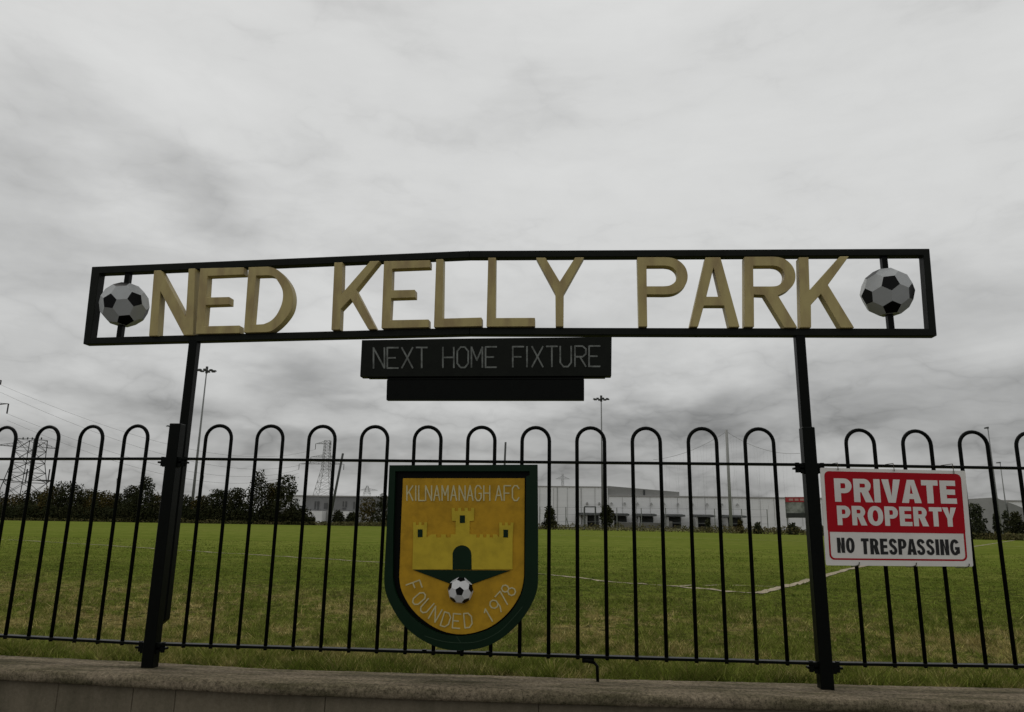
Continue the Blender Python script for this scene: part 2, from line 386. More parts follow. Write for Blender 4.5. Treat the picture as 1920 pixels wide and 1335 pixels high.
# grass blades in the near strip
def blades():
    N = 260000
    d = 3.15*np.exp(rng.random(N)*math.log(26/3.15)); y = d-3.1
    x = (rng.random(N)*1.62-.88)*d
    keep = (y > .04) & (rng.random(N) < np.clip(1.25-d/26, 0, 1))
    # not on the coping: the kerb's back edge bends away at both ends
    keep &= y > .085+np.maximum(0, -1.2-x)*.085+np.maximum(0, x)*.042
    for pts, w in lsegs[:3]:
        P = np.array(pts)
        for a, b in zip(P[::3][:-1], P[::3][1:]):
            ab = b-a; L2 = ab@ab
            t = np.clip(((x-a[0])*ab[0]+(y-a[1])*ab[1])/L2, 0, 1)
            dd = np.hypot(x-a[0]-t*ab[0], y-a[1]-t*ab[1])
            keep &= ~((dd < w*.55) & (rng.random(N) < .9))
    x, y = x[keep], y[keep]; n = len(x)
    z = np.array([gz(a, b) for a, b in zip(x, y)])
    tn = np.array([noise.noise((a*1.7, b*1.7, 2)) for a, b in zip(x, y)])
    tn3 = np.array([noise.noise((a*11, b*11, 5)) for a, b in zip(x, y)])
    tn2 = np.array([noise.noise((a*4.5, b*4.5, 7)) for a, b in zip(x, y)])
    h = .014+.012*rng.random(n)+.045*np.clip(tn-.1, 0, 1)+.05*np.clip(tn2-.2, 0, 1)
    h += .085*np.clip(tn3-.12, 0, 1)*np.clip((7-y)/3, 0, 1)
    edge_ = np.exp(-((y-.11-np.maximum(0,-1.2-x)*.085-np.maximum(0,x)*.042)/.06)**2); h += edge_*.05*np.clip(np.array([noise.noise((a*3.3, 0, 1)) for a in x])+.15, 0, 1)
    h *= np.where(y < .8, 1.35, 1.0)*np.where(y > 4.8, .75, 1)
    for px, py in ((680,1172),(634,1183),(1210,1185),(1760,1160),(1230,1225),(1095,1215),(490,1230),(372,1173),(975,1183),(1500,1213),(262,1222),(1850,1200)):
        c = ray(px, py); c = CAM+c*((-.05-CAM.z)/c.z)
        h += .045*np.exp(-((x-c.x)**2+((y-c.y)*.8)**2)/.018)
    w = (.0022+.0016*rng.random(n))*np.maximum(1, (y+3.1)/5)
    a = rng.random(n)*2*np.pi; la = rng.random(n)*2*np.pi; ln = h*(.4+1.3*rng.random(n))
    co = np.empty((n, 3, 3))
    co[:,0] = np.stack([x-np.cos(a)*w, y-np.sin(a)*w, z-.004], 1); co[:,1] = np.stack([x+np.cos(a)*w, y+np.sin(a)*w, z-.004], 1)
    co[:,2] = np.stack([x+np.cos(la)*ln, y+np.sin(la)*ln, z+h], 1)
    me = bpy.data.meshes.new('grass')
    me.vertices.add(3*n); me.vertices.foreach_set('co', co.ravel()); me.loops.add(3*n); me.loops.foreach_set('vertex_index', np.arange(3*n, dtype=np.int32))
    me.polygons.add(n); me.polygons.foreach_set('loop_start', np.arange(0, 3*n, 3, dtype=np.int32)); me.polygons.foreach_set('loop_total', np.full(n, 3, dtype=np.int32))
    me.update(); me.validate()
    tag(link('grass', me, grassmat('grass_blade', True)), 'short green and straw coloured grass growing behind the wall', 'grass', kind='stuff')
blades()

# ------------------------------------------------------------------ boundary wall
conc = mat('weathered_coping', (.185,.152,.105), .9, .05, 0, 7, 1.0, 140, col2=(.072,.064,.036), stretch=(.45,2.6,2.6), speck=2.2)
wallm = mat('rendered_wall', (.165,.14,.10), .9, .05, 0, 9, .5, 90, col2=(.115,.10,.07), stretch=(1,1,.3), speck=.5)
def wallY(x): return max(0, -1.2-x)*.085+max(0, x)*.042
wt = thing('boundary_wall', 'low rendered wall with weathered rounded concrete coping beneath the railings', 'wall', (0,-.1,-.95))
prof = [(.080,-.02),(.078,.052),(.05,.060),(-.02,.0612),(-.09,.061),(-.15,.0605),(-.184,.0595),(-.196,.056),(-.203,.049),(-.206,.040),(-.206,.029),(-.203,.019),(-.196,.0150),(-.1,.0145)]
bm = bmesh.new(); rows = []
xs = [-6+i*.022 for i in range(int(12/.022))]
for x in xs:
    rowv = []
    for k, (py_, pz_) in enumerate(prof):
        q = .0012*noise.noise((x*12, py_*20, pz_*20))+.0012*noise.noise((x*38, py_*60, pz_*60))+.003*noise.noise((x*1.3, 0, 8))
        out = Vector((0, -1 if py_ < -.18 else 0, 1 if pz_ > .04 else 0))
        rowv.append(bm.verts.new((x, py_+wallY(x)+out.y*q, pz_+out.z*q)))
    rows.append(rowv)
for a, b in zip(rows[:-1], rows[1:]):
    for k in range(len(prof)-1): bm.faces.new([a[k], b[k], b[k+1], a[k+1]])
bmesh.ops.recalc_face_normals(bm, faces=bm.faces)
me = bpy.data.meshes.new('coping'); bm.to_mesh(me); bm.free(); link('coping', me, conc, wt, True)
mb = MB(); cuts = [-6,-5.2,-4.4,-3.6,-3.0]+[at(px, 1310, -.17).x for px in (85,237,322,610,1010,1560)]+[2.4,3.0,3.9,4.8,6]
for a, b in zip(cuts[:-1], cuts[1:]):
    mb.hexa([(a+.0006,-.172+wallY(a),-.96),(b-.0006,-.172+wallY(b),-.96),(b-.0006,.04+wallY(b),-.96),(a+.0006,.04+wallY(a),-.96),
             (a+.0006,-.172+wallY(a),.014),(b-.0006,-.172+wallY(b),.014),(b-.0006,.04+wallY(b),.014),(a+.0006,.04+wallY(a),.014)])
mb.build('wall_face', wallm, wt, bevel=.004, seg=2)

# ------------------------------------------------------------------ railings
XL, XR = -1.708, .985                                # post centres
def fy(x): return max(0, XL-x)*.12+max(0, x-XR)*.085  # outer panels turn away with the wall
ft = thing('bow_top_fence', 'black bow-top metal railings on the low concrete wall', 'fence', (0,0,.06))
ZT, ZB = .910, .152
def panel_rails(x0, x1):
    mb = MB()
    for z in (ZT, ZB):
        mb.bar((x0, fy(x0), z), (x1, fy(x1), z), .036, .010)
    return mb.build('rails', black, ft, bevel=.0015)
panel_rails(-3.9, XL-.03); panel_rails(XL+.03, XR-.03); panel_rails(XR+.03, 3.2)
r = .0078
cp_ = [ (math.cos(t), math.sin(t)) for t in np.linspace(math.pi, 0, 15)]
def hoop(x, x_half=.0575):
    pts = [(x-x_half, fy(x-x_half), ZB-.012)]+[(x+c*x_half, fy(x+c*x_half), .998+s*x_half) for c, s in cp_]+[(x+x_half, fy(x+x_half), ZB-.012)]
    MB().tube(pts, r, 8).build('hoop', black, ft, smooth=True)
hx = [-1.516+.2306*i for i in range(11)]
for x in hx: hoop(x)
for i in range(8): hoop(-1.905-.2262*i)
for i in range(8): hoop(1.200+.2335*i)
def post(px, edge, cx):
    mb = MB().box(cx-.025, cx+.025, -.025, .025, .055, 1.062)
    o = mb.build('post', black, ft, bevel=.003)
    for z in (ZT-.006, ZB-.006):
        for s in (-1, 1):
            x0, x1 = cx+s*.025, cx+s*.066
            bb = MB().bar((x0, fy(x0)-.002, z-.010), (x1, fy(x1)-.002, z-.010), .026, .008)
            bb.bar((x0, -.012, z-.028), (x0+s*.006, -.012, z+.012), .03, .006)
            bb.tube([(cx+s*.05, fy(cx+s*.05)-.004, z-.026), (cx+s*.05, fy(cx+s*.05)-.004, z+.014)], .009, 6)
            bb.bar((x0, -.004, z-.030), (x1-.018*s, fy(x1)-.004, z-.014), .016, .006)
            k = bb.build('bracket', black, ft)
    return o
post(324, 0, XL); post(1530, 0, XR)
p = at(1108, 1240, -.0)
MB().tube([(p.x-.01, 0, ZB-.02), (p.x+.012, -.003, ZB-.022), (p.x+.024, -.004, ZB-.035), (p.x+.026, -.004, .055)], .0062, 8).bar((p.x-.035, 0, ZB-.014), (p.x+.012, 0, ZB-.014), .03, .016).build('prop_leg', black, ft, smooth=True)

# ------------------------------------------------------------------ name sign
YS = .047
KX = at(880, 550, YS).x
A2 = math.radians(2.6)
pR0, nR = Vector((KX, YS, 1.6)), Vector((0, -1, 0))
nL = Vector((-math.sin(A2), -math.cos(A2), 0))
def SR(off): return lambda px, py: onplane(px, py, pR0+nR*off, nR)
def SL(off): return lambda px, py: onplane(px, py, pR0+nL*off, nL)
def SP(px, off): return (SL if px < 880 else SR)(off)
st = thing('park_name_sign', 'long black framed sign with gold letters reading NED KELLY PARK above the railings', 'sign', (KX, YS, .06))
def plate(name, loopspx, P, n, depth, m, parent, bevel=.0015, seg=1):
    mb = MB(); slab(mb, [[P(*q) for q in l] for l in loopspx], -n*depth)
    return mb.build(name, m, parent, bevel=bevel, seg=seg)
fo = .0225
plate('frame', [[(172,500),(880,470),(880,482.5),(186,512.5),(170,633),(880,614),(880,627),(155.5,645)]], SL(fo), nL, .045, blackdull, st, .002)
plate('frame', [[(880,470),(1743,466),(1757,629.5),(880,627),(880,614),(1742,616),(1731.6,478.5),(880,482.5)]], SR(fo), nR, .045, blackdull, st, .002)
def uprightX(px, py, Y): return at(px, py, Y).x
# uprights stand just behind the fence posts
yl = YS+.055
xl = at(353, 645, yl-.02).x; zl = SL(0)(362, 640).z+.004
MB().hexa([(xl,yl-.02,.20),(xl+.04,yl-.02,.235),(xl+.04,yl+.02,.235),(xl,yl+.02,.20),(xl,yl-.02,zl),(xl+.04,yl-.02,zl),(xl+.04,yl+.02,zl),(xl,yl+.02,zl)]).build('upright', black, st, bevel=.003)
xr = at(1493.5, 650, YS-.02).x; zr = SR(0)(1500, 628).z+.004
MB().hexa([(xr,YS-.02,.36),(xr+.04,YS-.02,.33),(xr+.04,YS+.02,.33),(xr,YS+.02,.36),(xr,YS-.02,zr),(xr+.04,YS-.02,zr),(xr+.04,YS+.02,zr),(xr,YS+.02,zr)]).build('upright', black, st, bevel=.003)
def arcp(pts, n=5):
    """Catmull-Rom through the given curve points"""
    out = []
    for i in range(len(pts)-1):
        p0, p1, p2, p3 = pts[max(i-1,0)], pts[i], pts[i+1], pts[min(i+2, len(pts)-1)]
        for k in range(n):
            t = k/n
            out.append(tuple(.5*((2*p1[a])+(-p0[a]+p2[a])*t+(2*p0[a]-5*p1[a]+4*p2[a]-p3[a])*t*t+(-p0[a]+3*p1[a]-3*p2[a]+p3[a])*t**3) for a in (0,1)))
    return out+[pts[-1]]
LET = [
 [[(288.5,507),(301,506.5),(348,594),(353.4,503.5),(366,503),(361,628),(344,628.4),(300.5,546),(295,629.5),(279,630)]],
 [[(375.5,503),(457,501),(457,514.5),(389,517.5),(386.5,557.5),(430,556.5),(429.5,570.5),(385.5,572),(382,611.5),(449,610),(449,624.3),(366.6,626)]],
 [[(466,501)]+arcp([(502,499.7),(516,503.5),(529.6,513.7),(544,534),(549.5,557),(545,582),(530,603.5),(512,619),(499,622.6)])+[(457,623.5)],
  [(480,516.7)]+arcp([(503,516),(513,518.5),(521,527.5),(529.6,545),(529,566),(520,587.5),(508,601),(494,607.6)])+[(472,609)]],
 [[(626.7,492),(642,491.5),(640.5,551),(694,489.5),(711.5,489),(667.5,543.5),(705.7,617),(690.4,617.5),(657,560),(638.5,579.5),(637,618),(621,618.5)]],
 [[(720,489.5),(806,487.7),(806,501),(735,503.8),(734,544),(778,543),(778,557.5),(733.2,559),(731,600),(803.7,598.7),(803.7,613.3),(715,615.5)]],
 [[(817.7,486),(831,485.6),(829.5,597),(903,595),(903,611.3),(813.4,613.5)]],
 [[(915.3,483),(929.8,482.8),(928.8,596),(1003,595.6),(1003,611.7),(912,612.3)]],
 [[(1005,482.8),(1022.7,482.8),(1049.5,527.7),(1078.5,482.4),(1095,482.2),(1057,550),(1056.5,612),(1041.8,612),(1041.3,550)]],
 [[(1195,482.4)]+arcp([(1248,482.2),(1262,484),(1274,489.5),(1285,501),(1289.5,516.7),(1286.5,532),(1276,544),(1262,550.5),(1246,552)])+[(1212.7,551.7),(1213.7,612),(1198,612)],
  [(1212.3,498)]+arcp([(1246,497.8),(1258,500),(1267,507),(1270,516.7),(1266,528),(1256,535),(1244,536.7)])+[(1212.7,536.7)]],
 [[(1323,482.4),(1351,482.2),(1387,613),(1367.4,613),(1358,573),(1320,573),(1309,612.6),(1293,612.6)],[(1338,501.5),(1351,556),(1324.6,556)]],
 [[(1395.7,481.5)]+arcp([(1450,481.2),(1464,483),(1476,488.6),(1487,500.5),(1491.6,516),(1489,531),(1478,544),(1458.6,553.5)])+[(1495,614),(1471,614),(1433.4,553),(1413.5,552),(1414,612.5),(1396,612.5)],
  [(1412.3,498)]+arcp([(1449,497.8),(1460,500),(1468.5,507),(1471.5,516.7),(1467.5,528),(1458,535.5),(1446,537)])+[(1412.7,537)]],
 [[(1498,482.4),(1516.3,482.2),(1518.3,544),(1575,480.6),(1592,480.3),(1552.7,534),(1602,614.5),(1577,614.5),(1539.5,551),(1520.8,571.5),(1521.3,614),(1501,614)]]]
for L in LET:
    left = L[0][0][0] < 870; off = fo+.016
    plate('letter', L, (SL if left else SR)(off), nL if left else nR, .045, gold, st, .0022, 2)
def ball(cx, cy, Rpx, P, p1, p2):
    c = P(cx, cy); R = Rpx/F*(c-CAM).dot(fw)
    return link('football', ballmesh(c, R, p1, p2), [ballw, ballk], st), c, R
b1, c1_, R1 = ball(233.5, 571.5, 42.6, SL(0), (.4,.32,.86), (-.6,.08,.8))
b2, c2_, R2 = ball(1663, 548.5, 46.6, SR(0), (.16,.40,.9), (.14,-.57,.81))
for c, R, nn in ((c1_, R1, nL), (c2_, R2, nR)):
    for s in (1, -1):
        zz_ = 1.805+.0195*0 if s > 0 else 1.437
        P = (SL if c.x < KX else SR)(0)
        pxe = (239, 508) if (c.x < KX and s > 0) else (226, 640) if c.x < KX else (1656, 476) if s > 0 else (1668, 622)
        e = P(*pxe); a = Vector((c.x, c.y, c.z+s*R*.93)); MB().bar(a, Vector((c.x, c.y, e.z)), .024, .024, up=(0,1,0)).build('rod', black, st)

# ------------------------------------------------------------------ next fixture board
bt = thing('fixture_board', 'black metal board reading NEXT HOME FIXTURE hung below the gold lettering', 'notice board', tuple(SR(.03)(910, 670)))
nF = nR; PF = SR(.034)
plate('board', [[(678.4,637.5),(850,634.8),(1147,631.5),(1146.3,704.5),(675,706)]], PF, nF, .05, blackdull, bt, .002)
mb = MB(); slab(mb, [[SR(.014)(*q) for q in [(690,703.0),(1135,702.5),(1135,708),(690,709)]]], -nF*.03)
mb.build('lower_lip', black, bt)
plate('result_slot', [[(725.3,712.5),(1095.3,711.5),(1095.3,750),(724.3,750)]], SR(.024), nF, .03, black, bt, .001)
plate('slot_edge', [[(726,708.8),(1095,707.6),(1095,711.1),(726,712.1)]], SR(.027), nF, .034, black, bt, .001)
grey = mat('worn_grey_lettering', (.17,.18,.165), .7, .3, 0, 40, 0, 60, col2=(.07,.075,.066))
xs_ = [700.5,726.3,753.5,780.5, 0, 830.5,857.5,884,910.5, 0, 961.5,983,997.5,1024.5,1050.5,1078,1104.5]
mb = MB()
for ch, x in zip('NEXT HOME FIXTURE', xs_):
    if ch == ' ': mb.build('lettering', grey, bt); mb = MB(); continue
    ytop, ybot = 652.3-(x-700)*.0083, 690.5-(x-700)*.0083
    strokes(mb, glyphs(ch, [x], 20.5, ytop, ybot), SR(.034), 2.9, .002)
mb.build('lettering', grey, bt)

# ------------------------------------------------------------------ club crest
green = mat('dark_green_paint', (.0018,.0155,.0048), .45, .15, .35, 9, .1, 50)
orange = mat('amber_panel_paint', (.46,.262,.016), .6, .15, .5, 17, .15, 60)
castle_m = mat('yellow_castle_paint', (.50,.372,.030), .6, .15, .42, 17, .12, 60)
cream = mat('pale_gold_lettering', (.52,.47,.26), .6, .3, .3, 30)
YC = -.072; nC = Vector((0,-1,0))
def PC(off): return lambda px, py: at(px, py, YC-off)
ct = thing('club_crest', 'green framed shield crest with yellow castle wired to the railings', 'crest', tuple(at(865, 1217, YC)))
g2 = lambda l: [(700+x/3.4235, 850+y/3.4235) for x, y in l]
outer = g2([(103,76),(1053,72),(1056,480)]+arcp([(1056,820),(1048,885),(1018,965),(950,1070),(850,1168),(745,1232),(640,1260),(560,1266),(480,1261),(380,1233),(270,1170),(180,1085),(110,970),(76,880),(69,800)],4)+[(85,480)])
gold_l = g2([(190,160),(972,160),(970,500)]+arcp([(968,790),(945,900),(875,1012),(780,1097),(680,1143),(560,1163),(440,1140),(330,1078),(240,990),(182,885),(166,800)],4)+[(176,500)])
black_l = g2([(141,115),(1003,115),(1003,140),(980,150),(976,500)]+arcp([(973,795),(950,906),(882,1020),(786,1106),(684,1152),(560,1174),(432,1158),(312,1100),(214,1010),(146,900),(124,800)],4)+[(128,480)])
plate('frame', [outer, black_l], PC(0), nC, .045, green, ct, .003, 2)
plate('recess_shade', [outer and g2([(120,95),(1020,95),(1020,500)]+[(1010,800),(985,905),(905,1030),(800,1118),(690,1165),(560,1190),(430,1170),(305,1112),(205,1020),(135,905),(112,800),(112,480)])], PC(-.022), nC, .02, black, ct, 0)  # black plate puts the recess shade along the panel's top and left edges
plate('shield_panel', [gold_l], PC(-.010), nC, .012-.0005, orange, ct, .0015)
def cren(x0, x1, yhi, ylo, n):                      # battlement top from left to right
    w = (x1-x0)/(2*n-1); out = []
    for i in range(2*n-1):
        y = yhi if i % 2 == 0 else ylo
        out += [(x0+i*w, y), (x0+(i+1)*w, y)]
    return out
cas = [(250,745)]+[(256,540)]+cren(255,345,442,460,3)+[(341,540)]+cren(372,528,520,540,3)+[(528,435),(505,433)]+cren(502,648,350,370,4)+[(645,433),(618,435),(618,520)]+cren(640,790,520,540,4)[1:]+[(808,540)]+cren(808,900,444,462,3)+[(894,540),(893,745)]
gate = [(508,747),(508,650)]+[(569-61*math.cos(t), 650-60*math.sin(t)) for t in np.linspace(.15, math.pi-.15, 12)]+[(630,650),(630,747)]
# castle outline with the gate notch left open at the bottom
cas_full = cas[:-1]+[cas[-1],(632,745)]+gate[1:-1][::-1]+[(508,745)]
plate('castle', [g2(cas_full)], PC(-.006), nC, .0035, castle_m, ct, .0008)
plate('castle_gate', [g2(gate)], PC(-.0072), nC, .0022, green, ct, 0)
for x0, x1, y0, y1 in ((285,316,488,538),(555,588,398,447),(835,865,490,540)):
    plate('castle_window', [g2([(x0,y0),(x1,y0),(x1,y1),(x0,y1)])], PC(-.005), nC, .001, green, ct, 0)
plate('green_base_band', [g2([(256,748),(880,752),(640,838),(490,836)])], PC(-.0055), nC, .004, green, ct, .0006)
cb = at(863.6, 1107, YC+.004)
link('football', ballmesh(cb, 24.3/F*(cb-CAM).dot(fw), (-.08,-.07,.99), (.02,.86,.5)), [mat('crest_ball_white', (.62,.62,.62), .5, .4, .1), ballk], ct)
mb = MB()
items = []
xk = {'K':(216,36),'I':(268,20),'L':(292,30),'N':(338,36),'A':(378,40)}
pos = [(216,38),(268,18),(292,32),(336,36),(382,42),(432,42),(484,42),(534,36),(580,42),(650,-1)]
seq = 'KILNAMANAGH'; x = 216; stepx = [48,24,42,50,50,52,52,48,50,52,0]
for ch, s_ in zip(seq, stepx):
    wd = 38 if ch != 'I' else 24
    for pl in glyphs(ch, [x], wd, 208, 303): items.append(g2(pl))
    x += s_*1.055
strokes(mb, items, PC(-.010), 2.35, .002); mb.build('lettering', cream, ct); mb = MB(); items = []
for ch, x in zip('AFC', (784, 840, 893)):
    for pl in glyphs(ch, [x], 42, 208, 303): items.append(g2(pl))
strokes(mb, items, PC(-.010), 2.35, .002)
mb.build('lettering', cream, ct)
mb = MB(); items = []
for ch, cx, cy, ux, uy in (('F',262,852,.94,-.34),('O',294,932,.75,-.66),('U',342,982,.66,-.75),('N',398,1032,.5,-.86),('D',467,1068,.3,-.95),('E',535,1076,.08,-1),('D',608,1072,-.1,-1),
                           ('1',742,1038,-.5,-.86),('9',786,985,-.58,-.8),('7',832,934,-.74,-.67),('8',868,878,-.9,-.42)):
    if ch == '1': strokes(mb, items, PC(-.010), 2.35, .002); mb.build('lettering', cream, ct); mb = MB(); items = []
    u = Vector((ux, uy)).normalized(); rr = Vector((-u.y, u.x)); H_, W_ = (92, 48) if ch not in '8' else (90, 46)
    for pl in GL[ch]:
        items.append(g2([(cx+rr.x*(a-.5)*W_+u.x*(b-.5)*H_, cy+rr.y*(a-.5)*W_+u.y*(b-.5)*H_) for a, b in pl]))
strokes(mb, items, PC(-.010), 2.35, .002)
mb.build('lettering', cream, ct)
mb = MB(); sc_ = g2(arcp([(330,1172),(440,1205),(560,1217),(680,1205),(800,1150),(890,1065),(958,985)],4))
strokes(mb, [sc_, g2([(535,1175),(560,1215)])], PC(0), 1.1, .0006); mb.build('weld_seam', mat('worn_green_edge', (.02,.045,.022), .6, .3, .3, 30), ct)
for px in (795, 860, 915):
    p = at(px, 1222 if px < 900 else 1224, -.03); mb = MB().bar((p.x-.008, -.022, ZB+.006), (p.x+.008, -.022, ZB+.006), .016, .012); mb.build('fixing_clip', black, ct)

# ------------------------------------------------------------------ private property sign
white = mat('white_sign_board', (.68,.655,.61), .45, .4, .25, 5); red = mat('red_sign_ink', (.36,.004,.011), .5, .12, .15, 9); ink = mat('black_sign_ink', (.01,.01,.01), .5, .3, .1)
YP = -.030
q0, q1, q2, q3 = [at(*p, YP) for p in ((1537.6,877),(1810,883),(1825,1062.5),(1548.7,1060))]
def PP(u, v, off=0.0):
    p = (q0*(1-u)+q1*u)*(1-v)+(q3*(1-u)+q2*u)*v; return p+Vector((0,-off,0))
pt = thing('no_trespassing_sign', 'red and white PRIVATE PROPERTY NO TRESPASSING sign tied to the right railings', 'sign', tuple(PP(.5,1)))
def uvplate(name, loops, off, th, m, bevel=0):
    mb = MB(); slab(mb, [[PP(u, v, off) for u, v in l] for l in loops], Vector((0, th, 0)))
    return mb.build(name, m, pt, bevel=bevel)
def rrect(u0, u1, v0, v1, ru, rv, corners=(1,1,1,1)):
    out = []
    for k, (cu, cv, a0) in enumerate(((u0+ru,v0+rv,180),(u1-ru,v0+rv,270),(u1-ru,v1-rv,0),(u0+ru,v1-rv,90))):
        if not corners[k]: out.append(((u0,v0),(u1,v0),(u1,v1),(u0,v1))[k]); continue
        for a in range(0, 91, 15): t = math.radians(a0+a); out.append((cu+ru*math.cos(t), cv+rv*math.sin(t)))
    return out
uvplate('board', [rrect(0,1,0,1,.01,.015)], 0, .003, white, .0008)
uvplate('red_field', [rrect(.026,.966,.034,.645,.034,.052,(1,1,0,0))], .0006, .0003, red)
uvplate('red_border', [rrect(.028,.964,.640,.944,.034,.052,(0,0,1,1)), rrect(.040,.952,.662,.927,.026,.040,(0,0,1,1))], .00075, .0003, red)
def ell(cx, cy, rx, ry, a0, a1, n=14, p=1.0):
    out = []
    for k in range(n+1):
        t = math.radians(a0+(a1-a0)*k/n); c, q = math.cos(t), math.sin(t)
        out.append((cx+rx*math.copysign(abs(c)**p, c), cy+ry*math.copysign(abs(q)**p, q)))
    return out
def thick(pts, t):
    """one outline following a centre line at half the stroke each side"""
    L, R = [], []
    for i, p in enumerate(pts):
        a = Vector(pts[max(0, i-1)]); b = Vector(pts[min(len(pts)-1, i+1)]); d = (b-a).normalized(); n = Vector((-d.y, d.x))*t/2
        L.append((p[0]+n.x, p[1]+n.y)); R.append((p[0]-n.x, p[1]-n.y))
    return L+R[::-1]
def boldglyph(ch, W, H, t, ty):
    c = W/2
    if ch == 'I': return [[[(0,0),(t,0),(t,H),(0,H)]]]
    if ch == 'T': return [[[(0,H),(W,H),(W,H-ty),(c+t/2,H-ty),(c+t/2,0),(c-t/2,0),(c-t/2,H-ty),(0,H-ty)]]]
    if ch == 'E': return [[[(0,0),(W,0),(W,ty),(t,ty),(t,.5*H-ty/2),(.93*W,.5*H-ty/2),(.93*W,.5*H+ty/2),(t,.5*H+ty/2),(t,H-ty),(.97*W,H-ty),(.97*W,H),(0,H)]]]
    if ch == 'V': return [[[(0,H),(t*1.08,H),(c,.27*H),(W-t*1.08,H),(W,H),(c+t*.56,0),(c-t*.56,0)]]]
    if ch == 'A':
        xr = lambda y: W-1.08*t-(W-1.08*t-c)*y/(.79*H)
        return [[[(0,0),(1.08*t,0),(W-xr(.17*H),.17*H),(xr(.17*H),.17*H),(W-1.08*t,0),(W,0),(c+.56*t,H),(c-.56*t,H)], [(W-xr(.17*H+ty),.17*H+ty),(xr(.17*H+ty),.17*H+ty),(c,.79*H)]]]
    if ch == 'Y': return [[[(0,H),(1.12*t,H),(c,.62*H),(W-1.12*t,H),(W,H),(c+t/2,.41*H),(c+t/2,0),(c-t/2,0),(c-t/2,.41*H)]]]
    if ch == 'N': return [[[(0,0),(0,H),(t,H),(W-t,.37*H),(W-t,H),(W,H),(W,0),(W-t,0),(t,.63*H),(t,0)]]]
    if ch == 'O': return [[ell(c,H/2,c,H/2*1.02,0,345,23,.92), ell(c,H/2,c-t,H/2-ty*.95,0,345,23,.95)]]
    if ch in 'PR':
        yb = .37*H if ch == 'P' else .42*H; Wb = W if ch == 'P' else W*.94
        ry = (H-yb)/2; rx = min(ry*.95, Wb*.5); my = (H+yb)/2
        o = [(0,0),(t,0),(t,yb)]+ell(Wb-rx,my,rx,ry,-90,90,12)+[(0,H)]
        h = [(t,yb+ty*.9)]+ell(Wb-rx,my,max(rx-t,.05*W),ry-ty*.9,-90,90,12)+[(t,H-ty*.9)]
        out = [[o, h]]
        if ch == 'R': out.append([[(.36*W,yb+ty*.5),(.36*W+t*1.15,yb+ty*.5),(W*1.04,0),(W*1.04-t*1.22,0)]])
        return out
    if ch == 'S':
        m = (t+ty)/2*.93; x0, x1, y0, y1 = m/2, W-m/2, ty*.45, H-ty*.45
        pl = arcp([(x1,.735*H),(x1-.10*W,.86*H),(c,y1),(x0+.10*W,.87*H),(x0+.02*W,.735*H),(x0+.14*W,.60*H),(c,.52*H),(x1-.14*W,.43*H),(x1,.28*H),(x1-.10*W,.12*H),(c,y0),(x0+.08*W,.13*H),(x0-.01*W,.28*H)], 4)
        return [[thick(pl, m)]]
    if ch == 'G':
        m = (t+ty)/2*.95; rx, ry = c-m/2, H/2-ty*.45
        pl = ell(c,H/2,rx,ry,38,325,24,.95)
        return [[thick(pl, m)], [[(W-t,.05*H),(W,.12*H),(W,.52*H),(.52*W,.52*H),(.52*W,.52*H-ty*.95),(W-t,.52*H-ty*.95)]]]
AW = {'P':.66,'R':.70,'I':.29,'V':.70,'A':.74,'T':.62,'E':.60,'O':.76,'Y':.68,'N':.68,'S':.64,'G':.74}
def fonttext(txt, u0, u1, v0, v1, off, m, tfrac, gap=.075):
    """heavy sans lettering cut as thin raised shapes; tfrac = stem width against letter height"""
    sx, sy = (q1-q0).length, (q3-q0).length
    H = (v1-v0)*sy; t = tfrac*H; ty = t*.86
    tot = sum(AW[c] if c != 'I' else 0 for c in txt); nI = txt.count('I')
    full = (u1-u0)*sx; g_ = gap*H; small = sum(1 for a, b in zip(txt, txt[1:]) if a in 'VA' or b == 'A' or a+b == 'TY')
    k = (full-g_*(len(txt)-1-small*.65)-nI*t)/tot
    mb = MB(); x = u0*sx; n = 0; n_ = 0
    for ch in txt:
        W = t if ch == 'I' else AW[ch]*k
        for loops in boldglyph(ch, W, H, t, ty):
            n += 1
            slab(mb, [[PP((x+a)/sx, v1-b/sy, off+.00005*(n % 3)) for a, b in l] for l in loops], Vector((0, .0003, 0)))
        n_ += 1; nxt = txt[n_] if n_ < len(txt) else ''
        x += W+(g_*.35 if (ch in 'VAT' and ch != 'T') or nxt == 'A' or ch+nxt == 'TY' else g_)
    k2 = x-g_
    return mb.build('lettering', m, pt)
fonttext('PRIVATE', .090, .925, .108, .352, .0011, white, .265)
fonttext('PROPERTY', .098, .915, .392, .592, .0011, white, .25)
fonttext('NO', .085, .205, .720, .873, .0011, ink, .215); fonttext('TRESPASSING', .250, .918, .724, .885, .0011, ink, .215)
tie = mat('brown_tie_wire', (.06,.05,.03), .6, .3, .3)
for px, py in ((1571,880),(1676,882),(1788,887)):
    p = at(px, py, YP-.002); MB().tube([(p.x, YP-.004, p.z-.004), (p.x, YP-.005, p.z+.004), (p.x, YP-.001, ZT+.006), (p.x+.002, fy(p.x)+.02, ZT+.008)], .0016, 5).build('tie', tie, pt)
for px, py in ((1606,1060),(1713,1061),(1812,1063)):
    p = at(px, py, YP-.002); MB().tube([(p.x+.012, YP-.003, p.z+.012), (p.x+.008, YP-.005, p.z+.002), (p.x-.004, YP, p.z-.004), (p.x-.008, fy(p.x)-.01, p.z-.006)], .0018, 5).build('tie', tie, pt)

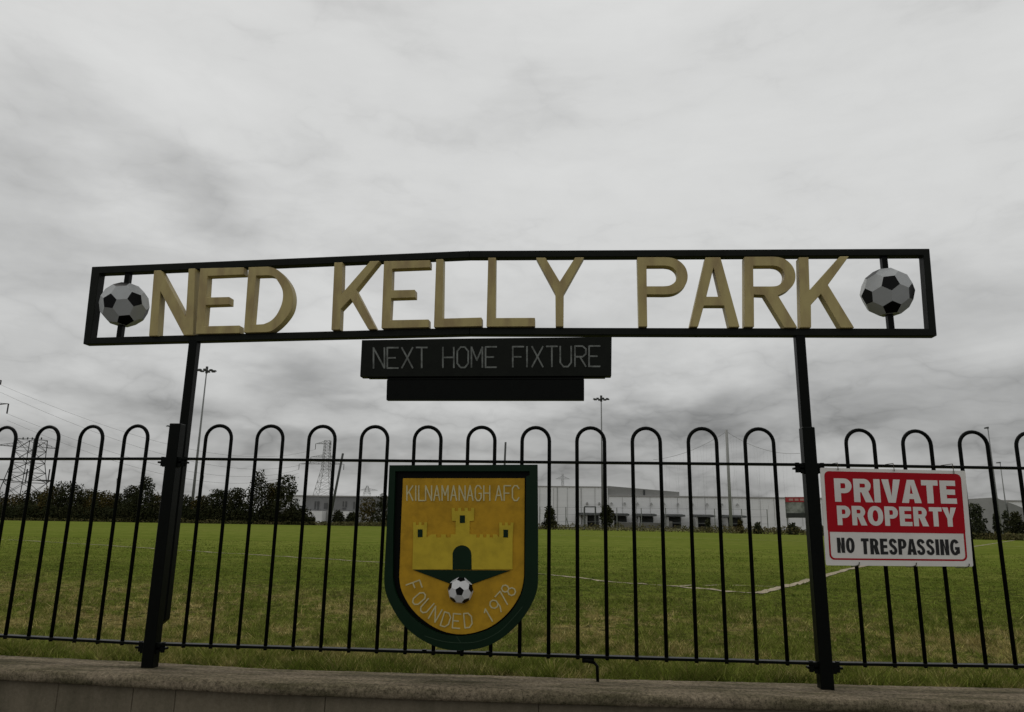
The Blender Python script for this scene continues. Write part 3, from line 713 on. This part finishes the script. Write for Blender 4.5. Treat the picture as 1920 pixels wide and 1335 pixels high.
# ------------------------------------------------------------------ foliage
leafd = mat('dark_foliage', (.024,.030,.015), .8, .0, .6, .35, col2=(.044,.042,.020), leaf=True)
leafb = mat('autumn_foliage', (.036,.038,.014), .8, .0, .6, .35, col2=(.10,.075,.026), leaf=True)
leafg = mat('grey_green_foliage', (.030,.036,.020), .8, .1, .6, .35, col2=(.055,.058,.03), leaf=True)
weedm = mat('weeds', (.06,.065,.022), .9, .1, .6, .4, col2=(.14,.11,.05), leaf=True)
bark = mat('bark', (.05,.042,.032), .9, .1, .4, 5)
def leafmesh(name, pts, size):
    n = len(pts)
    a = rng.normal(size=(n,3)); a /= np.linalg.norm(a, axis=1)[:,None]
    b = np.cross(a, rng.normal(size=(n,3))); b /= np.linalg.norm(b, axis=1)[:,None]
    s = size*(.55+.9*rng.random((n,1)))
    co = np.stack([pts-a*s, pts+b*s*.55, pts+a*s, pts-b*s*.55], 1)
    me = bpy.data.meshes.new(name)
    me.vertices.add(4*n); me.vertices.foreach_set('co', co.ravel()); me.loops.add(4*n); me.loops.foreach_set('vertex_index', np.arange(4*n, dtype=np.int32))
    me.polygons.add(n); me.polygons.foreach_set('loop_start', np.arange(0, 4*n, 4, dtype=np.int32)); me.polygons.foreach_set('loop_total', np.full(n, 4, dtype=np.int32))
    me.update(); return me
def tree(px, top, wpx, Y, base, m, label, cat='tree', group=None, nleaf=2200, cone=0., sparse=0., trunk=True, leaf=.17, crown0=.12):
    X = pxX(px, Y); zt = pxZ(px, top, Y); w = wpx/F*math.hypot(X, Y+3.1)/2*(1.4 if group == G1 else 1.0)
    H = zt+.08; root = thing(cat.replace(' ', '_'), label, cat, (X, Y, -.08), group)
    nb = int(9+sparse*14); cl = []
    for i in range(nb):
        t = (i+.5)/nb; hh = crown0+(.93-crown0)*t
        prof_ = (1-t*.75) if cone else math.sin(math.pi*min(1, .22+t*.78))**.6
        a = i*2.4+px; rr = w*prof_*(.35+.45*rng.random())
        cl.append((X+rr*math.cos(a), Y+rr*math.sin(a), -.08+H*hh, w*(.34-.12*sparse)*(.7+.6*rng.random())*(prof_*.5+.5)))
    cl.append((X, Y, -.08+H*.93-w*.10, w*.25)) if cone else cl.append((X, Y, -.08+H-w*.5, w*.55)); cl.append((X, Y, -.08+H*.6, w*.45)); cl.append((X, Y, -.08+H*.3, w*.55))
    if crown0 < .2: cl += [(X+w*.6, Y, .1+H*.12, w*.4), (X-w*.6, Y, .1+H*.12, w*.4)]
    pts = []
    wt_ = np.array([c[3]**2 for c in cl]); wt_ /= wt_.sum()
    for c, k in zip(cl, (wt_*nleaf).astype(int)):
        d = rng.normal(size=(k,3)); d /= np.linalg.norm(d, axis=1)[:,None]
        rad = c[3]*(.55+.5*rng.random((k,1))**.7)*(1+.25*np.sin(d[:,:1]*9+px)*np.cos(d[:,2:]*7))
        q = np.array(c[:3])+d*rad*np.array([1,1,min(1.25, H/w/2.2+.35)])
        pts.append(q)
    pts = np.concatenate(pts); pts = pts[(pts[:,2] > -.06) & (pts[:,2] < zt+.12)]
    link('crown', leafmesh('crown', pts, leaf), m, root)
    if trunk:
        mb = MB(); r_ = .035*H**.6*.6
        mb.tube([(X, Y, -.12), (X+.1, Y, -.08+H*.35), (X, Y, -.08+H*.8)], [r_*1.3, r_, r_*.3], 6)
        for c in cl[1:nb:2]: mb.tube([(X+.05, Y, -.08+H*min(.45, crown0+.1)), (c[0], c[1], c[2])], [r_*.5, r_*.15], 4)
        mb.build('trunk', bark, root)
    return root
G1 = 'trees along the far left edge of the pitch'
T = [(-30,922,70,104,leafd,'dark bushy tree at the far left edge of the photo, left of the large pylon',0,0),
 (22,928,64,106,leafb,'low brownish tree showing through the legs of the large pylon',0,0),
 (64,921,46,107,leafd,'narrow dark tree directly right of the large pylon',0,0),
 (94,913,44,103,leafb,'brown-green tree between the first two full hoops of the left railings',0,0),
 (124,904,54,102,leafd,'tall domed dark tree, highest of the group right of the large pylon',0,0),
 (158,918,42,105,leafb,'round brownish tree beside the domed dark tree, on its right',0,0),
 (186,921,46,103,leafb,'brown-green tree below the third hoop of the left railings',0,0),
 (214,925,40,108,leafd,'low dark tree left of the ragged pointed tree',0,0),
 (244,912,34,104,leafd,'slim dark tree touching the left side of the ragged pointed tree',0,0),
 (266,894,50,100,leafd,'ragged pointed dark tree just left of the left fence post',1,.5),
 (300,924,44,105,leafb,'brownish tree partly behind the left fence post',0,0),
 (340,928,44,106,leafd,'low dark tree between the left fence post and tall floodlight mast',0,0),
 (374,930,36,104,leafb,'small brown tree right of the foot of the tall floodlight mast',0,0),
 (404,918,44,103,leafd,'dark tree under the first hoop right of the left post',0,.4),
 (438,916,40,102,leafd,'loose dark tree left of the tallest ragged tree',0,.5),
 (480,882,58,101,leafd,'tallest ragged tree, beneath the second hoop right of the left post',1,.6),
 (508,906,30,104,leafb,'olive-brown tree squeezed between the two tallest ragged trees',0,.3),
 (532,892,46,100,leafd,'sparse dark tree at the right end of the left tree line',0,.9)]
for px, top, w, Y, m, lab, cone, sp in T:
    tree(px, top, w, Y, 0, m, lab, 'tree', G1, 4600, cone, min(1, sp+.25), True, .135, .1)
B = [(566,945,44,104,leafd,'dark bush right of the left tree line, before the grey warehouse',.3),(634,955,30,112,leafd,'dark bush at the foot of the leaning pole',.4),
 (660,958,26,110,leafd,'small pointed bush left of the crest, beside the leaning pole',.4),(690,930,50,106,leafb,'brown-green bush just left of the crest shield',.6),(716,924,40,102,leafd,'tall dark bush against the left edge of the crest shield',.6),
 (745,935,50,104,leafb,'bush mostly hidden behind the crest shield',.4),
 (1031,947,32,92,leafd,'dark round bush just right of the crest, before the white warehouse',.1),
 (1328,972,18,84,leafg,'small scrubby bush in front of the fifth loading dock',.6),(1388,972,16,80,leafb,'small brownish bush right of the net pole foot',.6),
 (1421,978,20,78,leafg,'small grey-green bush before the blank white warehouse wall',.6),(1486,978,26,76,leafg,'spiky little bush below the red advertising board',.9)]
for px, top, w, Y, m, lab, sp in B:
    tree(px, top+3, w*.8 if px > 1200 else w, Y, 0, m, lab, 'bush', 'bushes beyond the pitch', 450 if px > 1200 else 1200, 0, .9 if px > 1200 else sp, False, .15, .1)
tree(1138, 948, 34, 90, 0, leafd, 'thin dark tree in front of the first loading docks', 'tree', 'young trees beyond the pitch', 1100, 0, .9, True, .15, .35)
tree(1834, 946, 34, 62, 0, leafg, 'young grey-green tree just right of the no trespassing sign', 'tree', 'young trees beyond the pitch', 2000, 0, .7, True, .10, .18)
tree(1871, 966, 15, 63, 0, leafg, 'thin young tree in front of the dark gabled shed', 'tree', 'young trees beyond the pitch', 700, 0, .8, True, .10, .2)
tree(1889, 960, 16, 66, 0, leafg, 'slim tree between the two right street lamps', 'tree', 'young trees beyond the pitch', 700, 0, .8, True, .10, .2)
tree(1908, 962, 26, 62, 0, leafd, 'dark bushy tree at the right edge of the photo', 'tree', 'young trees beyond the pitch', 1500, 0, .2, True, .11, .1)
def strip(name, pxs, pys, Ys, depth, n, size, m, label, cat):
    xs = rng.random(n); px = np.interp(xs, np.linspace(0,1,len(pxs)), pxs); out = []
    for p in px:
        top = float(np.interp(p, pxs, pys)); Y = float(np.interp(p, pxs, Ys))+rng.random()*depth
        zt = pxZ(p, top, Y)*(.78+.5*noise.noise((p*.06, 3, 1))+.28*noise.noise((p*.3, 8, 1)))
        out.append((pxX(p, Y), Y, -.08+(zt+.1)*rng.random()))
    me = leafmesh(name, np.array(out), size)
    tag(link(name, me, m), label, cat, kind='stuff')
strip('undergrowth', [-200,0,200,330,400,560,590], [944,940,940,946,948,954,972], [98,98,99,100,100,99,99], 6, 60000, .15, leafd, 'dense dark undergrowth filling the foot of the far tree line', 'undergrowth')
strip('rough_weeds', [-200,300,600,735,1000,1300,1530,1560,1800,1960], [968,972,977,976,980,984,986,986,996,1000], [96,98,98,97,91,82,73,70,62,58], 3, 24000, .09, weedm, 'low brown weeds and long grass along the far edge of the pitch', 'weeds')

# ------------------------------------------------------------------ warehouses
wh = mat('white_cladding', (.80,.80,.80), .55, .4, .15, .3, stretch=(.3,.3,3)); wh2 = mat('pale_grey_cladding', (.36,.36,.35), .6, .3, .2, .4)
gp = mat('grey_cladding', (.25,.25,.24), .6, .3, .2, .5); dk = mat('dark_dock_metal', (.045,.048,.048), .6, .3, .2, 1); rec = mat('dock_door_grey', (.10,.10,.10), .7, .2, .4, .5)
edge_m = mat('roof_edge_trim', (.36,.35,.34), .6, .3, .2)
YW = 200.0
def X_(px, Y=YW): return pxX(px, Y)
def Z_(px, py, Y=YW): return pxZ(px, py, Y)
t = thing('white_warehouse', 'long white clad warehouse with six loading docks behind the pitch', 'warehouse', (X_(1200), YW, -.08))
zm = Z_(1300, 930.5); za = Z_(1070, 912)
MB().box(X_(1140)+.05, X_(2150), YW, YW+60, -.2, zm).build('wall', wh, t)
MB().box(X_(985), X_(1140), YW-.3, YW+60, -.2, za).build('wall', wh, t)
MB().box(X_(1140), X_(2150), YW-.25, YW-.02, zm-.28, zm+.05).box(X_(985), X_(1140)-.02, YW-.5, YW-.32, za-.2, za+.05).build('roof_edge', edge_m, t)
for px in (1045, 1090): MB().box(X_(px)-.09, X_(px)+.09, YW-.5, YW-.32, -.1, za-.25).build('downpipe', wh2, t)
yb = YW+.6
v = [(X_(1140,yb), yb, Z_(1140,931,yb)), (X_(1276,yb), yb, Z_(1276,931,yb)), (X_(1276,yb), yb, Z_(1276,922.5,yb)), (X_(1140,yb), yb, Z_(1140,911,yb))]
mb = MB(); slab(mb, [[Vector(q) for q in v]], Vector((0,25,0))); mb.build('roof_plant_screen', gp, t)
MB().box(X_(1207.5,yb), X_(1211,yb), yb-.12, yb-.01, Z_(1209,930,yb), Z_(1209,918.5,yb)).build('screen_joint', dk, t)
for a, b, w0 in ((1085,1125,1101),(1146,1177,1150),(1189,1227,1197),(1244,1279,1250),(1299,1334,1303),(1353,1391,1358)):
    yt, yb_ = 961+(a-1085)*.016, 988+(a-1085)*.02
    z0, z1 = -.1, Z_(a, yt+5)
    k = MB().hexa([(X_(a),YW-6,z1),(X_(b),YW-6,z1),(X_(b),YW-.35,z1),(X_(a),YW-.35,z1),(X_(a),YW-6,z1+.42),(X_(b),YW-6,z1+.42),(X_(b),YW-.35,z1+.7),(X_(a),YW-.35,z1+.7)]).build('dock_canopy', dk, t)
    MB().box(X_(w0), X_(b)-.3, YW-.5, YW-.31, z0, z1-.3).build('dock_door', rec, t)
    MB().box(X_(w0)+.3, X_(b)-.6, YW-2.2, YW-.52, z1-1.9, z1-.05).build('dock_seal', dk, t)
    MB().box(X_(w0)-.5, X_(w0)-.1, YW-5.5, YW-.35, z0, z1-.02).build('side_wall', wh2, t)
for px in (1101,1124,1147,1172,1196,1222,1246,1272,1299,1327,1355,1384):
    z = Z_(px, 943.5+(px-1100)*.01); MB().hexa([(X_(px)-.35,YW-.9,z-.25),(X_(px)+.35,YW-.9,z-.25),(X_(px)+.35,YW-.31,z-.25),(X_(px)-.35,YW-.31,z-.25),(X_(px)-.12,YW-.6,z+.3),(X_(px)+.12,YW-.6,z+.3),(X_(px)+.12,YW-.31,z+.3),(X_(px)-.12,YW-.31,z+.3)]).build('wall_lamp', gp, t)
for a, b, y0, y1 in ((1156,1190,979,992),(1192,1231,980,993),(1246,1252,977,993)):
    MB().box(X_(a), X_(b), YW-9, YW-8.6, -.1, Z_(a,y0,YW-9)).build('yard_wall', mat('yard_wall_grey', (.16,.155,.14), .8, .1, .4, .8), t)
for px in range(1012, 1530, 26): MB().box(X_(px)-.03, X_(px)+.03, YW-.42 if px < 1140 else YW-.10, YW-.31 if px < 1140 else YW-.01, 1.0, (za if px < 1140 else zm)-.4).build('cladding_joint', wh2, t)
Y2 = 215.0
t = thing('grey_warehouse', 'grey two-tone warehouse left of the crest, half hidden by bushes', 'warehouse', (X_(650,Y2), Y2, -.08))
zt = Z_(600,929.5,Y2); zm2 = Z_(600,956,Y2)
MB().box(X_(500,Y2), X_(982,Y2), Y2, Y2+50, -.2, zm2).build('lower_wall', wh2, t)
MB().box(X_(500,Y2), X_(571,Y2), Y2-.2, Y2+50, zm2+.01, zt-.25).build('upper_wall', wh, t)
MB().box(X_(571,Y2)+.02, X_(982,Y2), Y2-.2, Y2+50, zm2+.01, zt-.25).build('upper_wall', mat('mid_grey_cladding', (.20,.20,.20), .6, .3, .2, .5), t)
MB().box(X_(500,Y2), X_(982,Y2), Y2-.5, Y2+50, zt-.24, zt+.1).build('roof_edge', edge_m, t)
MB().box(X_(545,Y2), X_(566,Y2), Y2-3, Y2-.2, -.1, Z_(560,956,Y2)).build('dark_annex', dk, t)
for a, b, y0, y1 in ((588,591,940,955),(593,597,940,956),(606,613,943,954),(641,643,940,950),(646,649,940,951),(641,648,952,955),(661,664,941,954)):
    MB().box(X_(a,Y2), X_(b,Y2), Y2-.32, Y2-.21, Z_(a,y1,Y2), Z_(a,y0,Y2)).build('window', rec, t)
for a, b, y0, y1 in ((575,611,958,981),(644,661,959,972)):
    MB().box(X_(a,Y2), X_(b,Y2), Y2-4, Y2-.3, Z_(a,y1,Y2), Z_(a,y0,Y2)).build('loading_bay', wh, t)
Y3 = 120.0
t = thing('gabled_shed', 'dark grey gabled shed at the right edge behind the street lamps', 'shed', (X_(1895,Y3), Y3, -.08))
for pts in ([(1874,1003),(1893,1003),(1892,941),(1875,932.5)], [(1896,1004),(1960,1005),(1960,968),(1909,946),(1896,941.5)]):
    mb = MB(); slab(mb, [[Vector((X_(a,Y3), Y3, max(-.1, Z_(a,b,Y3)))) for a, b in pts]], Vector((0,25,0))); mb.build('gable', gp, t)
MB().box(X_(1893.3,Y3), X_(1895.7,Y3), Y3+.5, Y3+24, -.1, Z_(1894,945,Y3)).build('link_block', wh2, t)

# ------------------------------------------------------------------ floodlights, lamps, poles
galv = mat('galvanised_steel', (.19,.195,.19), .55, .4, .3, 1.0, metal=.0); dkst = mat('dark_steel', (.055,.058,.056), .6, .3, .3)
def mast(px0, pxt, top, Y, r0_, r1_, label, hw):
    x0 = pxX(px0, Y); zt = pxZ(pxt, top, Y); root = thing('floodlight_mast', label, 'floodlight', (x0, Y, -.1), 'floodlight masts beyond the pitch')
    MB().tube([(x0,Y,-.1),(x0,Y,zt*.5),(x0,Y,zt)], [r0_, (r0_+r1_)/2, r1_], 10).build('pole', galv, root, smooth=True)
    MB().bar((x0-hw,Y,zt-.5),(x0+hw,Y,zt-.5),.16,.16).bar((x0,Y-hw*.8,zt-.5),(x0,Y+hw*.8,zt-.5),.16,.16).tube([(x0,Y,zt-.95),(x0,Y,zt+.25)],.22,8).build('head_frame', dkst, root)
    for k in range(8):
        a = k*math.pi/4+.2; cx, cy = x0+hw*math.cos(a), Y+hw*.85*math.sin(a)
        MB().hexa([(cx-.3,cy-.22,zt-.58),(cx+.3,cy-.22,zt-.58),(cx+.3,cy+.22,zt-.58),(cx-.3,cy+.22,zt-.58),(cx-.22,cy-.18,zt-.36),(cx+.22,cy-.18,zt-.36),(cx+.22,cy+.18,zt-.36),(cx-.22,cy+.18,zt-.36)]).build('floodlight', dkst, root)
mast(357, 388, 690, 118, .27, .09, 'tallest floodlight mast, right of the left fence post', 1.35)
mast(304, 317, 796, 190, .27, .12, 'floodlight mast just left of the left fence post', 1.5)
mast(1130, 1131, 744, 140, .22, .10, 'floodlight mast right of the crest, rising through a hoop', 1.35)
def lamp(px, top, Y, label, arm, r=.07):
    x = pxX(px, Y); zt = pxZ(px, top, Y)-.1; root = thing('street_lamp', label, 'street lamp', (x, Y, -.1), 'street lamps behind the right railings')
    MB().tube([(x,Y,-.1),(x,Y,zt*.4),(x,Y,zt)], [r*1.5, r, r*.6], 8).build('pole', galv, root, smooth=True)
    MB().hexa([(x+arm,Y-.15,zt-.12),(x+.05,Y-.15,zt-.1),(x+.05,Y+.15,zt-.1),(x+arm,Y+.15,zt-.12),(x+arm*.9,Y-.08,zt+.02),(x+.05,Y-.06,zt+.1),(x+.05,Y+.06,zt+.1),(x+arm*.9,Y+.08,zt+.02)]).build('lamp_head', dkst, root)
lamp(1877, 800, 75, 'taller street lamp above the grey shed at right', -.32, .075)
lamp(1892, 866, 110, 'shorter street lamp beside the taller one at right', -.55, .09)
def pole(name, px0, py0, px1, py1, Y, r_, m, label, cat, extra=None):
    a = at(px0, py0, Y); b = at(px1, py1, Y); a.z = -.12
    return tag(MB().tube([a, (a+b)/2, b], [r_, r_, r_*.9], 8).build(name, m, None, smooth=True), label, cat)
pole('leaning_pole', 616, 978, 643, 850, 70, .13, dkst, 'dark pole leaning to the right, left of the crest', 'pole')
pole('leaning_pole', 941, 985, 948, 829, 70, .11, dkst, 'dark slim pole whose top pokes above the crest shield', 'pole')
pole('goal_upright', 368, 976, 381, 892, 95, .13, galv, 'short pale upright beside the foot of the tallest floodlight mast', 'pole')
pole('distant_mast', 218, 975, 219.5, 897, 170, .12, galv, 'thin distant mast above the left tree line', 'mast')
# ball-stop net
YN = 84.0
t = thing('ball_stop_net', 'tall pale pole carrying sagging ball stop netting right of centre', 'net', (pxX(1371,YN), YN, -.1))
x0 = pxX(1371,YN); zt = pxZ(1369,806,YN)
MB().tube([(x0,YN,-.1),(x0,YN,zt)], [.19,.16], 10).build('pole', mat('pale_pole', (.26,.26,.25), .6, .3, .2), t, smooth=True)
netm = mat('net_cord', (.16,.16,.15), .8, .2, .1)
def sag(a, b, s, n=14): return [Vector(a).lerp(Vector(b), k/n)-Vector((0,0,s*4*(k/n)*(1-k/n))) for k in range(n+1)]
mb = MB(); LA = at(1225,862,YN); RB = at(1500,850,YN)
for a, b, s in ((Vector((x0,YN,zt-.2)), LA, .6), (Vector((x0,YN,zt-.2)), RB, .8)):
    top = sag(a, b, s, 22); mb.tube(top, .016, 4)
    for i in range(1, 20):
        p = top[i]; ph_ = i*1.7
        mb.tube([p, Vector((p.x+.3*math.sin(ph_), YN, p.z*.6)), Vector((p.x-.3*math.sin(ph_*1.3), YN, p.z*.25))], .0035, 3)
mb.build('netting', netm, t)
# perimeter fence
YF = 96.0
t = thing('perimeter_fence', 'thin wire perimeter fence in front of the white warehouse', 'fence', (pxX(1200,YF), YF, -.1))
fx = [1012,1061,1095,1116,1157,1203,1249,1296,1341,1392,1440]
for px in fx: MB().tube([(pxX(px,YF),YF,-.1),(pxX(px,YF),YF,pxZ(px,950.5+(px-1060)*.012,YF))], .06, 6).build('fence_post', galv, t)
mb = MB()
for dz_ in (.0, -.9, -1.8): 
    for a, b in zip(fx[:-1], fx[1:]): mb.tube(sag((pxX(a,YF),YF,pxZ(a,951+(a-1060)*.012,YF)+dz_), (pxX(b,YF),YF,pxZ(b,951+(b-1060)*.012,YF)+dz_), .04, 4), .018, 3)
mb.build('wire', galv, t)
MB().tube([(pxX(1061,YF),YF,1.6),(pxX(1068,YF),YF+.5,-.1)], .05, 6).build('brace', galv, t)
pa, pb = pxX(1096.5,YF-1), pxX(1117,YF-1); zt = pxZ(1100,951,YF-1)
t = thing('training_goal', 'small dark goal frame by the wire fence before the docks', 'goal', (pa, YF-1, -.1))
MB().bar((pa,YF-1,-.1),(pa,YF-1,zt),.13).build('goalpost', dkst, t); MB().bar((pb,YF-1,-.1),(pb,YF-1,zt),.13).build('goalpost', dkst, t); MB().bar((pa-.06,YF-1,zt+.06),(pb+.06,YF-1,zt+.06),.12).build('crossbar', dkst, t)
# advertising board
YA = 88.0
A_ = lambda px, py, o=0: Vector((pxX(px,YA), YA-o, pxZ(px,py,YA)))
t = thing('advertising_board', 'red and grey advertising board left of the right fence post', 'billboard', (pxX(1508,YA), YA, -.1))
def bx(name, x0, x1, y0, y1, o, m): 
    mb = MB(); slab(mb, [[A_(x0,y0,o), A_(x1,y0,o), A_(x1,y1,o), A_(x0,y1,o)]], Vector((0,.08,0))); return mb.build(name, m, t)
bx('panel', 1475, 1541, 931.8, 971, .09, mat('ad_picture', (.30,.31,.29), .6, .3, 0, 1.1, col2=(.05,.06,.05)))
bx('header', 1475.5, 1541, 932.5, 941.5, .13, mat('ad_red', (.36,.03,.035), .6, .3, .3, 3)); bx('caption_band', 1475.5, 1541, 962, 970.5, .13, mat('ad_dark', (.03,.033,.03), .6, .3, .3, 3))
mb = MB()
for a, b in ((1482,1490),(1493,1500),(1503,1512),(1516,1527)): slab(mb, [[A_(a,935,.15), A_(b,935,.15), A_(b,939,.15), A_(a,939,.15)]], Vector((0,.02,0)))
mb.build('header_lettering', mat('ad_pink', (.45,.25,.24), .7), t)
for px in (1478, 1538): MB().bar((pxX(px,YA),YA+.15,-.1),(pxX(px,YA),YA+.15,pxZ(px,933,YA)),.14).build('leg', galv, t)

# ------------------------------------------------------------------ pylons and cables
pyl = mat('pylon_steel', (.035,.037,.035), .6, .3, .2); insm = mat('insulator', (.03,.03,.03), .5)
def lattice(X, Y, secs, th, name, root, m=pyl):
    """secs: (z, half width) levels"""
    mb = MB()
    for (z0, w0), (z1, w1) in zip(secs[:-1], secs[1:]):
        n = max(1, round((z1-z0)/max(1.0, (w0+w1)*.5)))
        for i in range(n):
            a0, a1 = i/n, (i+1)/n
            za_, zb_, wa, wb = z0+(z1-z0)*a0, z0+(z1-z0)*a1, w0+(w1-w0)*a0, w0+(w1-w0)*a1
            A = [Vector((X+s*wa, Y+q*wa, za_)) for s, q in ((-1,-1),(1,-1),(1,1),(-1,1))]; B_ = [Vector((X+s*wb, Y+q*wb, zb_)) for s, q in ((-1,-1),(1,-1),(1,1),(-1,1))]
            for k in range(4):
                mb.bar(A[k], B_[k], th); j = (k+1) % 4
                mb.bar(A[k], B_[j], th*.6); mb.bar(A[j], B_[k], th*.6); mb.bar(B_[k], B_[j], th*.6)
    return mb.build(name, m, root)
def arm(X, Y, z, x1, z1, hw, th, root, up=2.0, ins=3.5):
    mb = MB(); e = Vector((x1, Y, z1)); s = 1 if x1 > X else -1
    st_ = [Vector((X+s*hw, Y+q*hw, z)) for q in (-1,1)]+[Vector((X+s*hw, Y, z+up))]
    for p in st_: mb.bar(p, e, th)
    for k in range(1, 5):
        a = [p.lerp(e, k/5) for p in st_]; mb.bar(a[0], a[1], th*.6); mb.bar(a[1], a[2], th*.6); mb.bar(a[0], st_[2].lerp(e, (k-1)/5), th*.6)
    mb.build('cross_arm', pyl, root)
    if ins: MB().tube([e, e-Vector((0,0,ins))], .16, 6).build('insulator', insm, root)
    return e-Vector((0,0,ins))
pg = 'pylons on the skyline'
Yp = 330.0; Xp = pxX(37, Yp); zp = lambda py, px=50, Y=Yp: pxZ(px, py, Y)
hp = lambda w, Y=Yp, px=50: w/F*math.hypot(pxX(px,Y), Y)*.5*.93
t = thing('electricity_pylon', 'large wide lattice pylon at the far left above the trees', 'pylon', (Xp, Yp, -.1), pg)
lattice(Xp, Yp, [(-.1, hp(60)), (zp(905), hp(44)), (zp(868), hp(34)), (zp(824), hp(32))], .26, 'tower', t)
ends = [arm(Xp, Yp, zp(838), at(107,841,Yp).x, zp(841), hp(33), .16, t, 2.5, 5), arm(Xp, Yp, zp(838), at(-8,835,Yp).x, zp(835), hp(33), .16, t, 2.5, 5)]
arm(Xp, Yp, zp(902), pxX(90,Yp), zp(900), hp(46), .26, t, .6, 0); arm(Xp, Yp, zp(902), pxX(-30,Yp), zp(899), hp(46), .26, t, .6, 0)
for px in (88, 46): MB().tube([(pxX(px,Yp),Yp-3,zp(906)),(pxX(px,Yp),Yp-3,zp(880))], .3, 6).build('insulator', insm, t)
for k in range(5): MB().bar((Xp-hp(33)+k*hp(33)/2, Yp, zp(824)), (Xp-hp(33)+k*hp(33)/2, Yp, zp(820)), .4).build('top_fitting', insm, t)
Y4 = 150.0; X4 = pxX(-100, Y4); z4 = lambda py: pxZ(-20, py, Y4)
t = thing('electricity_pylon', 'nearer pylon cut off by the left edge, only its arm tips in view', 'pylon', (X4, Y4, -.1), pg)
lattice(X4, Y4, [(-.1, 3.6), (z4(860), 1.6), (z4(690), .9)], .16, 'tower', t)
e1 = arm(X4, Y4, z4(762), at(16,757,Y4).x, at(16,757,Y4).z, 1.2, .1, t, 1.2, 2.2); e2 = arm(X4, Y4, z4(718), at(2,713,Y4).x, at(2,713,Y4).z, 1.0, .1, t, 1.2, 1.0)
Y5 = 380.0; X5 = pxX(604, Y5); z5 = lambda py: pxZ(604, py, Y5); h5 = lambda w: w/F*Y5*.5
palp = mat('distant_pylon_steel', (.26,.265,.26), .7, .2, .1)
t = thing('electricity_pylon', 'tall slim pylon above the grey warehouse left of the crest', 'pylon', (X5, Y5, -.1), pg)
pyl = palp
lattice(X5, Y5, [(-.1, h5(44)), (z5(930), h5(32)), (z5(880), h5(14)), (z5(826), h5(10))], .17, 'tower', t, palp)
E5 = [arm(X5, Y5, z5(y_), at(px_,y_,Y5).x, z5(y_), h5(12), .15, t, 1.4, 3) for y_, px_ in ((832,592),(832,619),(857,583),(857,625),(870,561),(870,645))]
for Yq, pxq, tp, lab, w in ((760.0, 685, 911, 'small faint pylon just left of the crest', 14), (560.0, 1055, 889, 'faint pylon over the left end of the white warehouse', 9)):
    Xq = pxX(pxq, Yq); zq = lambda py: pxZ(pxq, py, Yq); hq = lambda v: v/F*Yq*.5
    t = thing('electricity_pylon', lab, 'pylon', (Xq, Yq, -.1), pg)
    lattice(Xq, Yq, [(-.1, hq(20)), (zq(925), hq(w*.8)), (zq(tp), hq(3))], .16 if pxq < 700 else .12, 'tower', t, palp)
    a_ = 919 if pxq == 685 else 898
    arm(Xq, Yq, zq(a_), pxX(pxq-13,Yq), zq(a_), hq(4), .2 if pxq < 700 else .14, t, 2, 0); arm(Xq, Yq, zq(a_), pxX(pxq+20 if pxq == 685 else pxq+13,Yq), zq(a_), hq(4), .2 if pxq < 700 else .14, t, 2, 0)
cable = mat('cable', (.20,.20,.20), .6)
CB = [(e2, E5[0], 9, 'topmost overhead cable running from the left edge to the slim pylon'), (e2+Vector((0,0,-1.6)), E5[2], 9, 'second overhead cable just below the topmost one'),
      (e1, E5[4], 8, 'third overhead cable leaving the triangular arm tip'), (e1+Vector((.3,0,-1.5)), E5[4]+Vector((0,0,-2)), 9, 'lowest overhead cable below the triangular arm tip')]
for a, b, s, lab in CB:
    tag(MB().tube(sag(a, b, s, 30), [.022+.04*k/30 for k in range(31)], 4).build('overhead_cable', cable, None), lab, 'cable', 'overhead cables')
